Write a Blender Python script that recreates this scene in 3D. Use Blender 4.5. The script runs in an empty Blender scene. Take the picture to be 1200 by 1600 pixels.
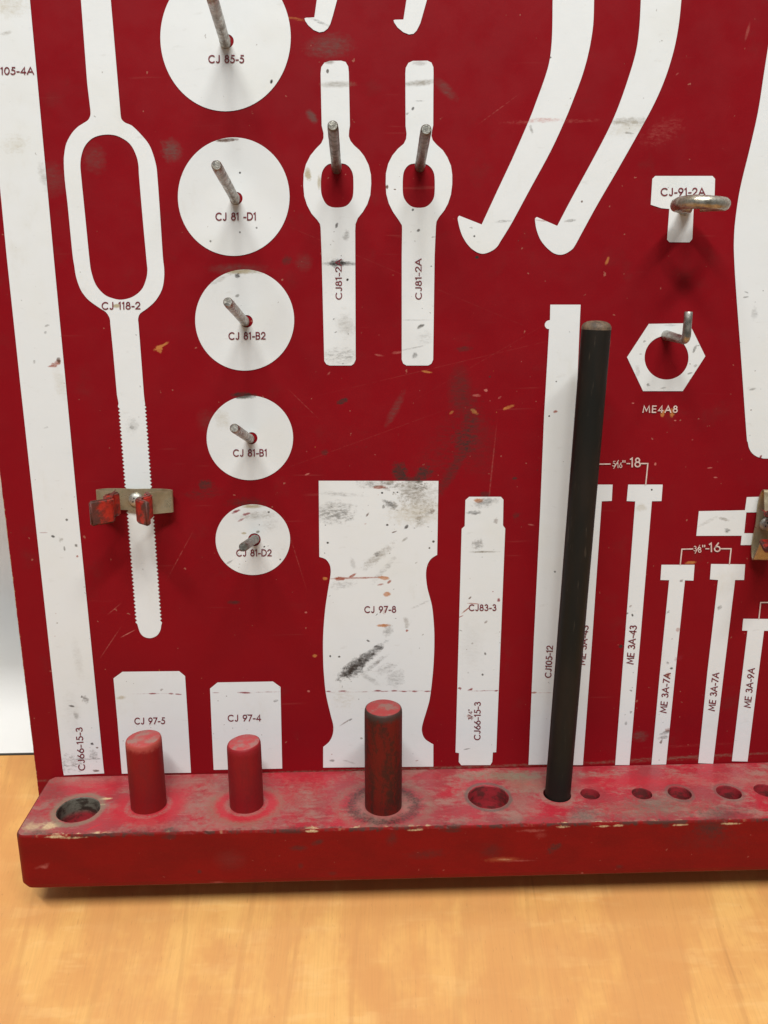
import bpy, bmesh, math, random
from mathutils import Vector, Matrix, Euler, noise as mnoise
from mathutils.geometry import tessellate_polygon
R = math.radians
random.seed(7)
scene = bpy.context.scene
COL = scene.collection

# ------------------------------------------------------------------ camera
# The board is described in its own frame (front face = plane y 0, up = z); BM stands it, leaning back, on the table.
F = 1340.0                      # focal length in photo pixels (1200 x 1600)
LEAN = R(21)
CAM = Vector((0.0, -0.53, 0.3845))                               # camera seen from the board frame
CR = Euler((R(90 - 15.3), 0, R(-2.1))).to_matrix()
def ray(px, py):
    return CR @ Vector(((px - 600) / F, -(py - 800) / F, -1.0))
def on_y(px, py, y=0.0):        # point of the board-frame plane y
    d = ray(px, py); t = (y - CAM.y) / d.y
    return CAM + d * t
def on_z(px, py, z):
    d = ray(px, py); t = (z - CAM.z) / d.z
    return CAM + d * t
def px_m(px, py):               # metres per photo pixel (horizontal) on the panel
    return (on_y(px + 1, py) - on_y(px, py)).length
ZT = on_y(600, 1203).z                       # ledge top
LD = -on_z(600, 1294, ZT).y                  # ledge depth
ZB = on_y(600, 1377, -LD).z                  # ledge bottom
TH = 0.0095                                  # panel thickness
BM = Matrix.Rotation(-LEAN, 4, 'X') @ Matrix.Translation((0, -TH, -ZB))
cam_d = bpy.data.cameras.new('camera')
cam = bpy.data.objects.new('camera', cam_d); COL.objects.link(cam)
cam.matrix_world = BM @ Matrix.Translation(CAM) @ CR.to_4x4()
cam_d.sensor_fit = 'VERTICAL'; cam_d.sensor_height = 24.0
cam_d.lens = 24.0 * F / 1600.0
cam_d.clip_start = 0.01; cam_d.clip_end = 50
scene.camera = cam
WC = BM @ CAM
def on_table(px, py):           # world point on the table top (z 0)
    d = BM.to_3x3() @ ray(px, py); t = -WC.z / d.z
    return WC + d * t

# ------------------------------------------------------------------ light
w = bpy.data.worlds.new('World'); scene.world = w; w.use_nodes = True
bg = w.node_tree.nodes['Background']
bg.inputs[0].default_value = (0.88, 0.94, 1.0, 1); bg.inputs[1].default_value = 0.15
def area(name, loc, target, sx, sy, power, col):
    d = bpy.data.lights.new(name, 'AREA'); d.shape = 'RECTANGLE'; d.size = sx; d.size_y = sy
    d.energy = power; d.color = col
    o = bpy.data.objects.new(name, d); COL.objects.link(o); o.location = loc
    o.rotation_euler = (Vector(target) - Vector(loc)).to_track_quat('-Z', 'Y').to_euler()
    return o
LC = (1.0, 0.985, 0.95)
area('ceiling_light_left', (-0.50, -0.58, 3.0), (0.0, 0, 0.15), 1.50, 0.16, 50.0, LC)
area('ceiling_light_right', (0.40, -0.62, 3.0), (0.0, 0, 0.15), 1.40, 0.16, 48.0, LC)
scene.view_settings.view_transform = 'Standard'
scene.view_settings.look = 'None'
scene.view_settings.exposure = 0.08
scene.view_settings.gamma = 1.0
print('camera', WC, 'table gap front', (BM @ Vector((0, -LD, ZB))).z)

# ------------------------------------------------------------------ object helpers
def link(o, parent=None):
    COL.objects.link(o)
    if parent is not None: o.parent = parent
    return o
def obj(name, bm, mat, parent=None, smooth=False, angle=None):
    me = bpy.data.meshes.new(name)
    if angle is not None:
        for e in bm.edges:
            if len(e.link_faces) == 2 and e.calc_face_angle(0) > R(angle): e.smooth = False
        smooth = True
    if smooth:
        for f in bm.faces: f.smooth = True
    bm.to_mesh(me); bm.free()
    mats = mat if isinstance(mat, (list, tuple)) else [mat]
    for m in mats: me.materials.append(m)
    return link(bpy.data.objects.new(name, me), parent)
def empty(name, loc=(0, 0, 0), parent=None):
    o = bpy.data.objects.new(name, None); o.location = loc; o.empty_display_size = 0.02
    return link(o, parent)
def tag(o, label=None, cat=None, group=None, kind=None):
    if label: o['label'] = label
    if cat: o['category'] = cat
    if group: o['group'] = group
    if kind: o['kind'] = kind
    return o
def smooth_pts(pts, n=6, closed=False):
    """Catmull-Rom through the points"""
    out = []; N = len(pts)
    rng = range(N if closed else N - 1)
    for i in rng:
        p0 = pts[(i - 1) % N] if (closed or i > 0) else pts[0]
        p1 = pts[i]; p2 = pts[(i + 1) % N]
        p3 = pts[(i + 2) % N] if (closed or i + 2 < N) else pts[-1]
        for k in range(n):
            t = k / n
            out.append(tuple(0.5 * ((2 * b) + (-a + c) * t + (2 * a - 5 * b + 4 * c - d) * t * t + (-a + 3 * b - 3 * c + d) * t ** 3)
                             for a, b, c, d in zip(p0, p1, p2, p3)))
    if not closed: out.append(tuple(pts[-1]))
    return out
def tube(bm, pts, rad, seg=16, cap=True, ridge=0.0, mi=0):
    pts = [Vector(p) for p in pts]
    rads = rad if isinstance(rad, (list, tuple)) else [rad] * len(pts)
    rings = []; up = None
    for i, p in enumerate(pts):
        if i == 0: t = (pts[1] - p)
        elif i == len(pts) - 1: t = (p - pts[i - 1])
        else: t = (pts[i + 1] - p).normalized() + (p - pts[i - 1]).normalized()
        t.normalize()
        if up is None:
            up = Vector((0, 0, 1)) if abs(t.z) < 0.9 else Vector((0, 1, 0))
        a = t.cross(up).normalized(); b = a.cross(t).normalized(); up = b
        ring = []
        for k in range(seg):
            an = 2 * math.pi * k / seg
            r = rads[i] * (1 + ridge * mnoise.noise(Vector((math.cos(an) * 2, math.sin(an) * 2, i * 0.7))))
            ring.append(bm.verts.new(p + (a * math.cos(an) + b * math.sin(an)) * r))
        rings.append(ring)
    for r0, r1 in zip(rings, rings[1:]):
        for k in range(seg):
            f = bm.faces.new((r0[k], r0[(k + 1) % seg], r1[(k + 1) % seg], r1[k])); f.material_index = mi
    if cap:
        bm.faces.new(rings[0][::-1]); bm.faces.new(rings[-1])
    return rings
def finish(bm):
    bmesh.ops.recalc_face_normals(bm, faces=bm.faces[:])
    return bm

# ------------------------------------------------------------------ material helpers
def new_mat(name):
    m = bpy.data.materials.new(name); m.use_nodes = True
    nt = m.node_tree
    return m, nt, nt.nodes['Principled BSDF']
def nd(nt, typ, **kw):
    n = nt.nodes.new(typ)
    for k, v in kw.items(): setattr(n, k, v)
    return n
def math_n(nt, op, a, b=None, c=None, clamp=False):
    n = nt.nodes.new('ShaderNodeMath'); n.operation = op; n.use_clamp = clamp
    for i, v in enumerate((a, b, c)):
        if v is None: continue
        if isinstance(v, (int, float)): n.inputs[i].default_value = v
        else: nt.links.new(v, n.inputs[i])
    return n.outputs[0]
def mix_col(nt, fac, a, b, blend='MIX'):
    n = nt.nodes.new('ShaderNodeMix'); n.data_type = 'RGBA'; n.blend_type = blend
    for i, v in ((0, fac), (6, a), (7, b)):
        if isinstance(v, (int, float)): n.inputs[i].default_value = v
        elif isinstance(v, tuple): n.inputs[i].default_value = (v[0], v[1], v[2], 1)
        else: nt.links.new(v, n.inputs[i])
    return n.outputs[2]
def noise_n(nt, vec, scale, detail=3, rough=0.55, sc=None):
    if sc:
        mp = nd(nt, 'ShaderNodeMapping'); mp.inputs['Scale'].default_value = sc
        nt.links.new(vec, mp.inputs[0]); vec = mp.outputs[0]
    n = nd(nt, 'ShaderNodeTexNoise'); n.inputs['Scale'].default_value = scale
    n.inputs['Detail'].default_value = detail; n.inputs['Roughness'].default_value = rough
    nt.links.new(vec, n.inputs['Vector'])
    return n.outputs[0]
def smap(nt, v, a, b, c=0.0, d=1.0):
    n = nd(nt, 'ShaderNodeMapRange', interpolation_type='SMOOTHSTEP')
    nt.links.new(v, n.inputs[0])
    for i, x in enumerate((a, b, c, d)): n.inputs[i + 1].default_value = x
    return n.outputs[0]
def bump(nt, bsdf, h, dist, strength=1.0):
    b = nd(nt, 'ShaderNodeBump'); b.inputs['Distance'].default_value = dist; b.inputs['Strength'].default_value = strength
    nt.links.new(h, b.inputs['Height']); nt.links.new(b.outputs[0], bsdf.inputs['Normal'])

# a stain: an ellipse in the plane with a ragged, broken-up edge
def make_stain_group():
    g = bpy.data.node_groups.new('stain', 'ShaderNodeTree'); itf = g.interface
    def inp(n, t, v=None):
        s = itf.new_socket(name=n, in_out='INPUT', socket_type=t)
        if v is not None: s.default_value = v
    inp('Color', 'NodeSocketColor'); inp('P', 'NodeSocketVector'); inp('Center', 'NodeSocketVector')
    inp('Angle', 'NodeSocketFloat', 0.0); inp('InvSize', 'NodeSocketVector'); inp('Soft', 'NodeSocketFloat', 0.3)
    inp('NoiseA', 'NodeSocketFloat', 0.5); inp('Amp', 'NodeSocketFloat', 0.6)
    inp('NoiseB', 'NodeSocketFloat', 0.5); inp('Break', 'NodeSocketFloat', 0.3)
    inp('Tint', 'NodeSocketColor'); inp('Alpha', 'NodeSocketFloat', 1.0); inp('Ring', 'NodeSocketFloat', 0.0)
    itf.new_socket(name='Color', in_out='OUTPUT', socket_type='NodeSocketColor')
    gi = g.nodes.new('NodeGroupInput'); go = g.nodes.new('NodeGroupOutput'); I = gi.outputs
    sub = nd(g, 'ShaderNodeVectorMath', operation='SUBTRACT'); g.links.new(I['P'], sub.inputs[0]); g.links.new(I['Center'], sub.inputs[1])
    rot = nd(g, 'ShaderNodeVectorRotate', rotation_type='Z_AXIS'); g.links.new(sub.outputs[0], rot.inputs['Vector']); g.links.new(I['Angle'], rot.inputs['Angle'])
    mul = nd(g, 'ShaderNodeVectorMath', operation='MULTIPLY'); g.links.new(rot.outputs[0], mul.inputs[0]); g.links.new(I['InvSize'], mul.inputs[1])
    ln = nd(g, 'ShaderNodeVectorMath', operation='LENGTH'); g.links.new(mul.outputs[0], ln.inputs[0])
    r = ln.outputs['Value']
    # ring > 0: distance from the unit circle, divided by ring width
    rr = math_n(g, 'DIVIDE', math_n(g, 'ABSOLUTE', math_n(g, 'SUBTRACT', r, 1.0)), math_n(g, 'MAXIMUM', I['Ring'], 0.001))
    isr = math_n(g, 'GREATER_THAN', I['Ring'], 0.001)
    r = math_n(g, 'ADD', math_n(g, 'MULTIPLY', rr, isr), math_n(g, 'MULTIPLY', r, math_n(g, 'SUBTRACT', 1.0, isr)))
    na = math_n(g, 'MULTIPLY', math_n(g, 'SUBTRACT', I['NoiseA'], 0.5), math_n(g, 'MULTIPLY', I['Amp'], 4.0))
    r = math_n(g, 'ADD', r, na)
    t = math_n(g, 'DIVIDE', math_n(g, 'SUBTRACT', math_n(g, 'ADD', 1.0, I['Soft']), r), math_n(g, 'MULTIPLY', I['Soft'], 2.0), clamp=True)
    nb = math_n(g, 'SUBTRACT', 1.0, math_n(g, 'MULTIPLY', I['Break'], math_n(g, 'MULTIPLY', math_n(g, 'SUBTRACT', I['NoiseB'], 0.38), 5.0, clamp=True)), clamp=True)
    m = math_n(g, 'MULTIPLY', math_n(g, 'MULTIPLY', t, nb), I['Alpha'], clamp=True)
    g.links.new(mix_col(g, m, I['Color'], I['Tint']), go.inputs[0])
    return g
STAIN = make_stain_group()
TINTS = {'dk': (0.035, 0.03, 0.026), 'gr': (0.10, 0.092, 0.078), 'br': (0.12, 0.06, 0.035), 'tan': (0.42, 0.36, 0.22),
         'or': (0.50, 0.19, 0.055), 'red': (0.25, 0.02, 0.03), 'pk': (0.50, 0.16, 0.13), 'cream': (0.62, 0.48, 0.27),
         'rb': (0.33, 0.07, 0.03), 'dr': (0.055, 0.006, 0.008), 'dust': (0.30, 0.165, 0.135), 'brt': (0.46, 0.022, 0.035), 'ogr': (0.20, 0.17, 0.12)}
def stain_chain(nt, col, P, nA, nB, lst):
    """lst: (cx, cy [m], sx, sy [m], angle deg, tint, alpha, soft, amp, break, ring)"""
    for (cx, cy, sx, sy, an, tint, al, soft, amp, brk, ring) in lst:
        n = nt.nodes.new('ShaderNodeGroup'); n.node_tree = STAIN
        L = nt.links
        if isinstance(col, tuple): n.inputs['Color'].default_value = (*col, 1)
        else: L.new(col, n.inputs['Color'])
        L.new(P, n.inputs['P']); L.new(nA, n.inputs['NoiseA']); L.new(nB, n.inputs['NoiseB'])
        n.inputs['Center'].default_value = (cx, cy, 0); n.inputs['Angle'].default_value = -R(an)
        n.inputs['InvSize'].default_value = (1 / sx, 1 / sy, 0); n.inputs['Soft'].default_value = soft
        n.inputs['Amp'].default_value = amp; n.inputs['Break'].default_value = brk
        n.inputs['Tint'].default_value = (*TINTS[tint], 1); n.inputs['Alpha'].default_value = al; n.inputs['Ring'].default_value = ring
        col = n.outputs[0]
    return col
def plane_coord(nt, axes):
    """object space -> (u, v, 0)"""
    tc = nd(nt, 'ShaderNodeTexCoord'); sp = nd(nt, 'ShaderNodeSeparateXYZ'); nt.links.new(tc.outputs['Object'], sp.inputs[0])
    cb = nd(nt, 'ShaderNodeCombineXYZ')
    nt.links.new(sp.outputs[axes[0]], cb.inputs[0]); nt.links.new(sp.outputs[axes[1]], cb.inputs[1])
    return cb.outputs[0], sp, tc.outputs['Object']

# wear marks of the panel, measured in photo pixels: x, y, half width, half height, angle (ccw), tint, alpha, soft, amp, break, layer
MARKS = [
 (268,235,12,13,0,'gr',.55,.6,.5,.3,'r'),(148,248,13,16,0,'gr',.28,.7,.4,.3,'r'),(80,280,18,18,0,'gr',.30,.8,.4,.3,'r'),
 (515,72,27,13,5,'gr',.45,.7,.5,.3,'r'),(487,182,9,5,-50,'gr',.6,.5,.4,.2,'r'),(697,140,16,6,-40,'gr',.4,.7,.4,.3,'b'),
 (535,627,9,4,20,'dk',.85,.3,.5,.2,'r'),(617,640,5,22,-28,'gr',.32,.6,.5,.3,'r'),(718,608,14,30,0,'dk',.42,.5,.3,.3,'r'),
 (745,690,22,42,10,'dk',.25,.6,.6,.4,'r'),(707,735,7,36,-28,'dk',.50,.6,.6,.3,'r'),(726,690,14,16,0,'dk',.60,.7,.7,.4,'r'),
 (625,738,9,13,20,'dk',.95,.5,.8,.2,'r'),(661,740,11,9,40,'dk',.75,.4,.8,.2,'b'),(642,749,14,4,0,'dk',.6,.5,.6,.2,'b'),
 (321,757,11,6,0,'dk',.75,.4,.9,.3,'r'),(318,772,22,7,5,'dk',.40,.7,.9,.5,'r'),(380,617,18,4,0,'dk',.75,.4,.6,.2,'b'),
 (366,941,9,3,0,'dk',.75,.5,.6,.3,'r'),(448,407,6,6,0,'dk',.5,.5,.5,.2,'r'),(475,410,10,10,0,'gr',.25,.7,.4,.3,'r'),
 (725,545,11,4,5,'dk',.55,.5,.6,.3,'r'),(385,785,24,6,0,'dk',.5,.6,.8,.4,'r'),(745,402,3,2,0,'dk',.9,.2,.3,0,'r'),
 (507,707,5,4,0,'dk',.5,.5,.5,.2,'r'),(325,658,12,14,20,'gr',.18,.8,.4,.3,'r'),(372,420,34,6,0,'gr',.35,.7,.5,.3,'b'),
 (758,772,8,4,0,'dk',.6,.5,.6,.2,'r'),(806,806,6,4,30,'dk',.6,.3,.8,.5,'r'),(1000,1150,9,7,0,'gr',.4,.7,.7,.3,'r'),
 (860,190,60,3,2,'pk',.30,.6,1.,.7,'r'),(1035,205,24,12,25,'pk',.16,.7,1.,.8,'r'),(970,1010,3,3,0,'dk',.7,.4,.4,0,'b'),
 (252,541,13,2.2,28,'or',.95,.25,.9,.1,'r'),(249,546,4,5,60,'or',.9,.25,.9,.1,'r'),(741,643,6,3,-30,'or',.9,.25,.9,.2,'r'),(795,636,8,2.5,20,'or',.85,.25,.9,.2,'r'),
 (705,645,4,2,40,'or',.6,.3,.9,.3,'r'),(667,581,8,1.8,-8,'or',.85,.25,.5,.1,'r'),(744,618,6,2,0,'pk',.7,.3,.9,.3,'r'),(759,610,3,2,0,'pk',.8,.3,.9,.1,'r'),
 (1036,646,3,5,-15,'or',.95,.25,.5,.1,'r'),(1050,645,3.6,5.5,0,'or',.95,.25,.4,.1,'r'),(1055,657,2,1,0,'pk',.8,.3,.3,.1,'r'),(989,630,2,1,0,'pk',.8,.3,.3,.1,'r'),
 (1079,879,8,2.4,4,'or',.85,.3,.6,.1,'r'),(508,904,4,2.5,0,'or',.9,.3,.6,.1,'b'),(950,540,3,6,-20,'pk',.35,.4,.6,.3,'r'),(949,407,2,5,-20,'or',.6,.3,.6,.2,'r'),
 (465,30,20,1.8,-8,'or',.45,.5,.8,.5,'r'),(478,957,2,1.5,0,'pk',.7,.3,.3,.1,'r'),(492,1025,3,2.5,0,'or',.7,.3,.6,.1,'r'),(482,1080,2,2,0,'pk',.7,.3,.6,.1,'r'),
 (592,555,7,1.5,-10,'pk',.5,.4,.6,.3,'r'),(620,551,8,2,5,'pk',.4,.4,.6,.3,'r'),(1168,50,2,9,-10,'pk',.3,.5,.6,.3,'r'),(830,820,5,1.2,-10,'pk',.5,.4,.6,.3,'r'),
 (480,741,4,1.2,20,'pk',.7,.3,.4,.1,'r'),(1109,731,4,1,5,'pk',.7,.3,.4,.1,'r'),(1118,746,3,1,-5,'pk',.7,.3,.4,.1,'r'),(1024,725,1.6,2.4,0,'pk',.8,.3,.4,.1,'r'),
 (1060,1029,6,4,30,'red',.6,.5,.6,.3,'b'),(560,400,300,.6,-22,'pk',.10,.6,.5,.8,'r'),(700,570,190,.5,13,'pk',.13,.6,.3,.7,'r'),(475,632,30,.6,-45,'pk',.25,.6,.3,.5,'r'),(768,740,1,60,-4,'pk',.22,.6,.3,.5,'r'),
 (200,990,12,.8,28,'pk',.75,.5,.5,.2,'r'),(172,1005,26,.8,55,'pk',.35,.6,.5,.4,'r'),(178,952,12,.7,40,'pk',.35,.6,.5,.3,'r'),(1075,1165,60,2.2,2,'pk',.10,.8,.6,.8,'r'),
 (1080,1183,120,2.5,2,'ogr',.5,.8,.9,.5,'r'),(500,1206,460,2.5,.8,'ogr',.6,.8,.9,.5,'r'),
 # white paint only
 (527,132,23,4,2,'ogr',.50,.7,.7,.2,'b'),(655,130,24,3.6,5,'ogr',.62,.7,.7,.2,'w'),(514,97,8,3,0,'br',.5,.6,.7,.2,'w'),(655,99,10,3,0,'br',.35,.7,.7,.2,'w'),
 (532,412,25,3,0,'dk',.72,.6,.9,.2,'w'),(528,411,9,5,0,'dk',.8,.6,.9,.2,'w'),(533,556,26,9,0,'gr',.40,.7,1.,.6,'w'),(540,508,10,13,30,'ogr',.35,.7,.8,.3,'w'),(543,437,2,2,0,'dk',.8,.3,.3,0,'w'),
 (657,510,6,2.5,30,'gr',.8,.35,.8,.2,'w'),(640,545,26,1.2,12,'gr',.4,.5,.8,.5,'w'),(663,528,9,8,0,'gr',.22,.7,.8,.5,'w'),(653,500,24,1,0,'gr',.3,.6,.6,.4,'w'),
 (481,272,4,8,10,'tan',.85,.5,.7,.1,'w'),(499,285,2.5,8,0,'tan',.6,.6,.6,.1,'w'),(541,368,4,7,0,'gr',.45,.6,.9,.3,'w'),(526,352,2,4,-20,'dk',.7,.4,.6,.1,'w'),
 (605,292,2,3,0,'br',.8,.3,.6,.1,'w'),(617,296,2,1,0,'br',.8,.3,.6,.1,'w'),(654,360,3,2,20,'dk',.7,.3,.5,.1,'w'),(645,328,2,2,40,'dk',.7,.3,.5,.1,'w'),(645,170,2,3,-20,'dk',.7,.3,.5,.1,'w'),(512,111,2,3,0,'gr',.8,.3,.5,.1,'w'),
 (655,158,8,1,0,'gr',.5,.4,.9,.5,'w'),(636,178,3,2,20,'br',.5,.4,.9,.2,'w'),(500,200,4,3,0,'gr',.2,.5,.9,.2,'w'),
 (355,219,18,2.5,3,'br',.95,.35,.6,.1,'w'),(371,424,32,3.5,0,'tan',.9,.7,.8,.1,'w'),(371,431,4,3,0,'dk',.8,.4,.9,.1,'w'),(343,437,14,3,25,'br',.28,.7,.9,.3,'w'),
 (375,270,1.6,1.6,0,'dk',.8,.3,.2,0,'w'),(424,128,2,3,-20,'dk',.9,.4,.4,0,'w'),(375,363,1.5,1.5,0,'dk',.6,.3,.2,0,'w'),(401,356,1.6,1.6,0,'dk',.6,.3,.2,0,'w'),(329,377,1.6,1.6,0,'dk',.6,.3,.2,0,'w'),(371,462,3,2,30,'gr',.5,.5,.4,0,'w'),
 (380,620,16,3,0,'gr',.8,.5,.7,.1,'w'),(347,655,8,12,20,'tan',.30,.8,.8,.3,'w'),
 (395,791,15,3,0,'tan',.95,.5,.6,.1,'w'),(400,806,24,5,5,'ogr',.40,.7,.9,.4,'w'),(369,799,6,2,25,'red',.9,.3,.8,.1,'w'),(385,803,6,2.2,15,'red',.95,.25,.7,.1,'w'),(377,812,6,1.5,25,'red',.6,.3,.7,.1,'w'),(381,833,4,2,0,'tan',.95,.4,.6,.1,'w'),(403,831,3,2,30,'ogr',.7,.4,.6,.1,'w'),(422,820,10,8,20,'ogr',.20,.7,1.,.4,'w'),(413,854,1.6,1.2,30,'dk',.8,.3,.4,.1,'w'),(420,800,2,1.5,0,'gr',.8,.4,.3,0,'w'),(438,874,1.4,1.4,0,'dk',.7,.4,.3,0,'w'),(359,878,6,1.6,30,'gr',.5,.5,.6,.2,'w'),
 (521,800,27,15,6,'gr',.40,.25,.6,.5,'w'),(526,803,22,9,-4,'gr',.42,.5,1.,.7,'w'),(530,772,30,3,-5,'gr',.35,.6,1.,.5,'w'),(594,761,10,2.8,0,'rb',.95,.3,.7,.1,'w'),(592,756,26,5,0,'gr',.55,.6,1.,.5,'w'),(610,752,10,4,0,'ogr',.7,.6,.9,.2,'w'),
 (642,765,17,15,0,'ogr',.50,.6,.8,.3,'w'),(655,758,8,8,0,'dk',.55,.35,1.3,.6,'w'),(652,800,30,14,5,'tan',.45,.8,.9,.3,'w'),(612,789,9,5,-25,'dk',.60,.6,1.,.4,'w'),(604,784,8,2.5,-20,'gr',.7,.5,.9,.3,'w'),(635,823,4,2.4,45,'dk',.9,.35,.5,.1,'w'),(605,820,2,1.5,0,'dk',.9,.35,.4,0,'w'),(616,831,4,1,20,'br',.8,.35,.5,.1,'w'),(574,804,4,1.4,55,'br',.7,.4,.5,.1,'w'),(656,812,6,9,10,'ogr',.45,.6,.9,.3,'w'),(597,770,1.7,1.5,0,'dk',.9,.3,.3,0,'w'),(621,769,1.4,1.2,0,'dk',.9,.3,.3,0,'w'),(512,848,1.8,1.8,0,'dk',.8,.3,.3,0,'w'),(677,846,2,2,0,'gr',.9,.3,.3,0,'w'),(671,856,1.5,1.5,0,'gr',.8,.3,.3,0,'w'),
 (590,870,22,5,40,'ogr',.55,.6,1.1,.4,'w'),(589,866,5,3,50,'gr',.7,.5,.9,.2,'w'),(552,881,3,8,20,'gr',.25,.6,1.,.3,'w'),(600,890,24,4,50,'gr',.35,.6,1.1,.5,'w'),(535,913,14,5,10,'gr',.35,.7,1.1,.5,'w'),
 (556,903,42,1.5,1,'rb',.92,.35,.35,.25,'w'),(531,904,8,3.4,0,'rb',.85,.3,.6,.1,'w'),(551,899,7,2,30,'rb',.8,.3,.5,.1,'w'),(600,903,8,3,-8,'or',.95,.3,.5,.1,'w'),(608,909,4,2,40,'rb',.8,.3,.6,.1,'w'),(595,913,5,1.5,10,'rb',.7,.3,.6,.2,'w'),(605,928,5.5,4,10,'or',.95,.25,.5,.1,'w'),(599,977,10,2.6,0,'or',.95,.3,.6,.1,'w'),(606,985,5,8,-20,'gr',.45,.6,1.,.3,'w'),(636,985,2.5,2,40,'rb',.8,.3,.6,.1,'w'),
 (566,1033,36,6.5,41,'dk',.92,.45,.7,.3,'w'),(549,1048,12,9,30,'dk',.85,.5,1.,.3,'w'),(592,1011,7,3,-10,'dk',.9,.4,.8,.2,'w'),(585,1038,22,3.5,40,'gr',.55,.6,1.1,.5,'w'),(602,1045,14,6,30,'gr',.35,.6,1.1,.5,'w'),(618,1060,10,12,-20,'gr',.35,.6,.9,.4,'w'),(577,1060,18,4,-35,'gr',.32,.6,.8,.4,'w'),(635,973,3,8,10,'ogr',.4,.6,1.,.3,'w'),(655,945,16,1.6,25,'gr',.45,.5,1.,.6,'w'),(540,1128,9,1.2,35,'br',.6,.4,.7,.2,'w'),(548,1124,3,1,40,'dk',.6,.4,.7,.2,'w'),(536,1090,12,14,0,'tan',.22,.8,1.,.5,'w'),(519,1188,4,2,0,'gr',.6,.5,.6,.1,'w'),(545,1190,10,1.5,-20,'gr',.3,.6,.8,.3,'w'),(530,1026,2,1.2,0,'dk',.8,.3,.3,0,'w'),(516,1025,1.5,2,0,'dk',.8,.3,.3,0,'w'),(575,1001,3,1.4,-30,'dk',.7,.4,.5,.1,'w'),
 (513,1080,4,1.2,0,'red',.9,.4,.5,.1,'w'),(535,1079.5,6,1.4,0,'red',.95,.4,.5,.1,'w'),(590,1079,5,1.4,0,'red',.95,.4,.5,.1,'w'),(616,1079,4,1.3,0,'red',.95,.4,.5,.1,'w'),(632,1080,4,1.2,0,'red',.9,.4,.5,.1,'w'),(648,1080,4,1.4,0,'red',.95,.4,.5,.1,'w'),(668,1080,5,1.2,0,'red',.9,.4,.5,.1,'w'),(600,1080,80,.8,0,'red',.6,.5,.9,.7,'w'),
 (238,1083.5,6,1.3,0,'red',.95,.4,.5,.1,'w'),(238,1083.5,28,.6,0,'red',.5,.5,.9,.6,'w'),(267,1083.5,4,1.4,-5,'red',.95,.4,.5,.1,'w'),(279,1084.5,5,1.2,-5,'red',.9,.4,.5,.1,'w'),(189,1090,7,3,10,'tan',.6,.6,.6,.2,'w'),
 (383,1082,10,1.5,-3,'red',.95,.4,.5,.1,'w'),(420,1081,18,.9,0,'red',.65,.5,.9,.5,'w'),(337,1082,5,.8,0,'red',.6,.5,.9,.2,'w'),
 (718,1075,3,1.6,0,'red',.95,.4,.5,.1,'w'),(735,1077,4,2,30,'red',.8,.4,.8,.1,'w'),(755,1079,18,.8,0,'red',.75,.5,.9,.5,'w'),(775,1079,3,1.4,0,'red',.9,.4,.5,.1,'w'),
 (88,568,9,3.6,30,'rb',.9,.3,1.,.2,'w'),(92,563,3,4,10,'br',.8,.3,.8,.2,'w'),(80,572,5,1.6,10,'rb',.8,.3,.8,.2,'w'),(83,838,3,1.8,-20,'dk',.85,.35,.4,.1,'w'),(68,832,6,1,0,'red',.6,.5,.6,.3,'w'),(119,852,2.5,2.5,30,'gr',.7,.4,.6,.1,'w'),(101,857,1.6,3.4,0,'gr',.6,.4,.6,.2,'w'),(73,509,4,1.6,10,'gr',.6,.4,.8,.2,'w'),(104,812,2,2,0,'gr',.8,.4,.6,.1,'w'),(121,869,2,2,0,'rb',.7,.4,.6,.1,'w'),
 (25,225,14,10,10,'tan',.30,.8,.9,.4,'w'),(68,275,5,14,10,'ogr',.35,.7,.9,.3,'w'),(10,52,8,2.5,10,'ogr',.4,.7,.9,.3,'w'),(12,8,22,12,0,'tan',.35,.8,.9,.3,'w'),(207,665,7,9,0,'gr',.28,.6,.8,.3,'w'),(206,667,3,3,0,'gr',.45,.6,.8,.3,'w'),(182,478,6,3,0,'tan',.9,.5,.5,0,'w'),(95,600,7,20,8,'tan',.25,.8,.9,.3,'w'),
 (112,1103,4,1.8,-10,'dk',.8,.4,.6,.1,'w'),(119,1118,3,5,0,'gr',.45,.6,.9,.3,'w'),(133,1092,4,5,40,'gr',.6,.5,1.,.3,'w'),(110,1192,13,12,0,'gr',.45,.6,1.3,.6,'w'),(130,1186,30,1.6,0,'gr',.55,.6,.9,.4,'w'),(146,1180,5,8,0,'gr',.5,.6,1.2,.4,'w'),(144,1162,2.5,2.5,0,'dk',.8,.4,.5,.1,'w'),(152,1168,2,1.5,0,'br',.8,.4,.5,.1,'w'),(150,1204,5,2,0,'br',.8,.4,.7,.1,'w'),(113,1116,10,30,0,'ogr',.12,.8,.9,.3,'w'),(122,1030,5,24,4,'ogr',.16,.8,.9,.3,'w'),
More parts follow.
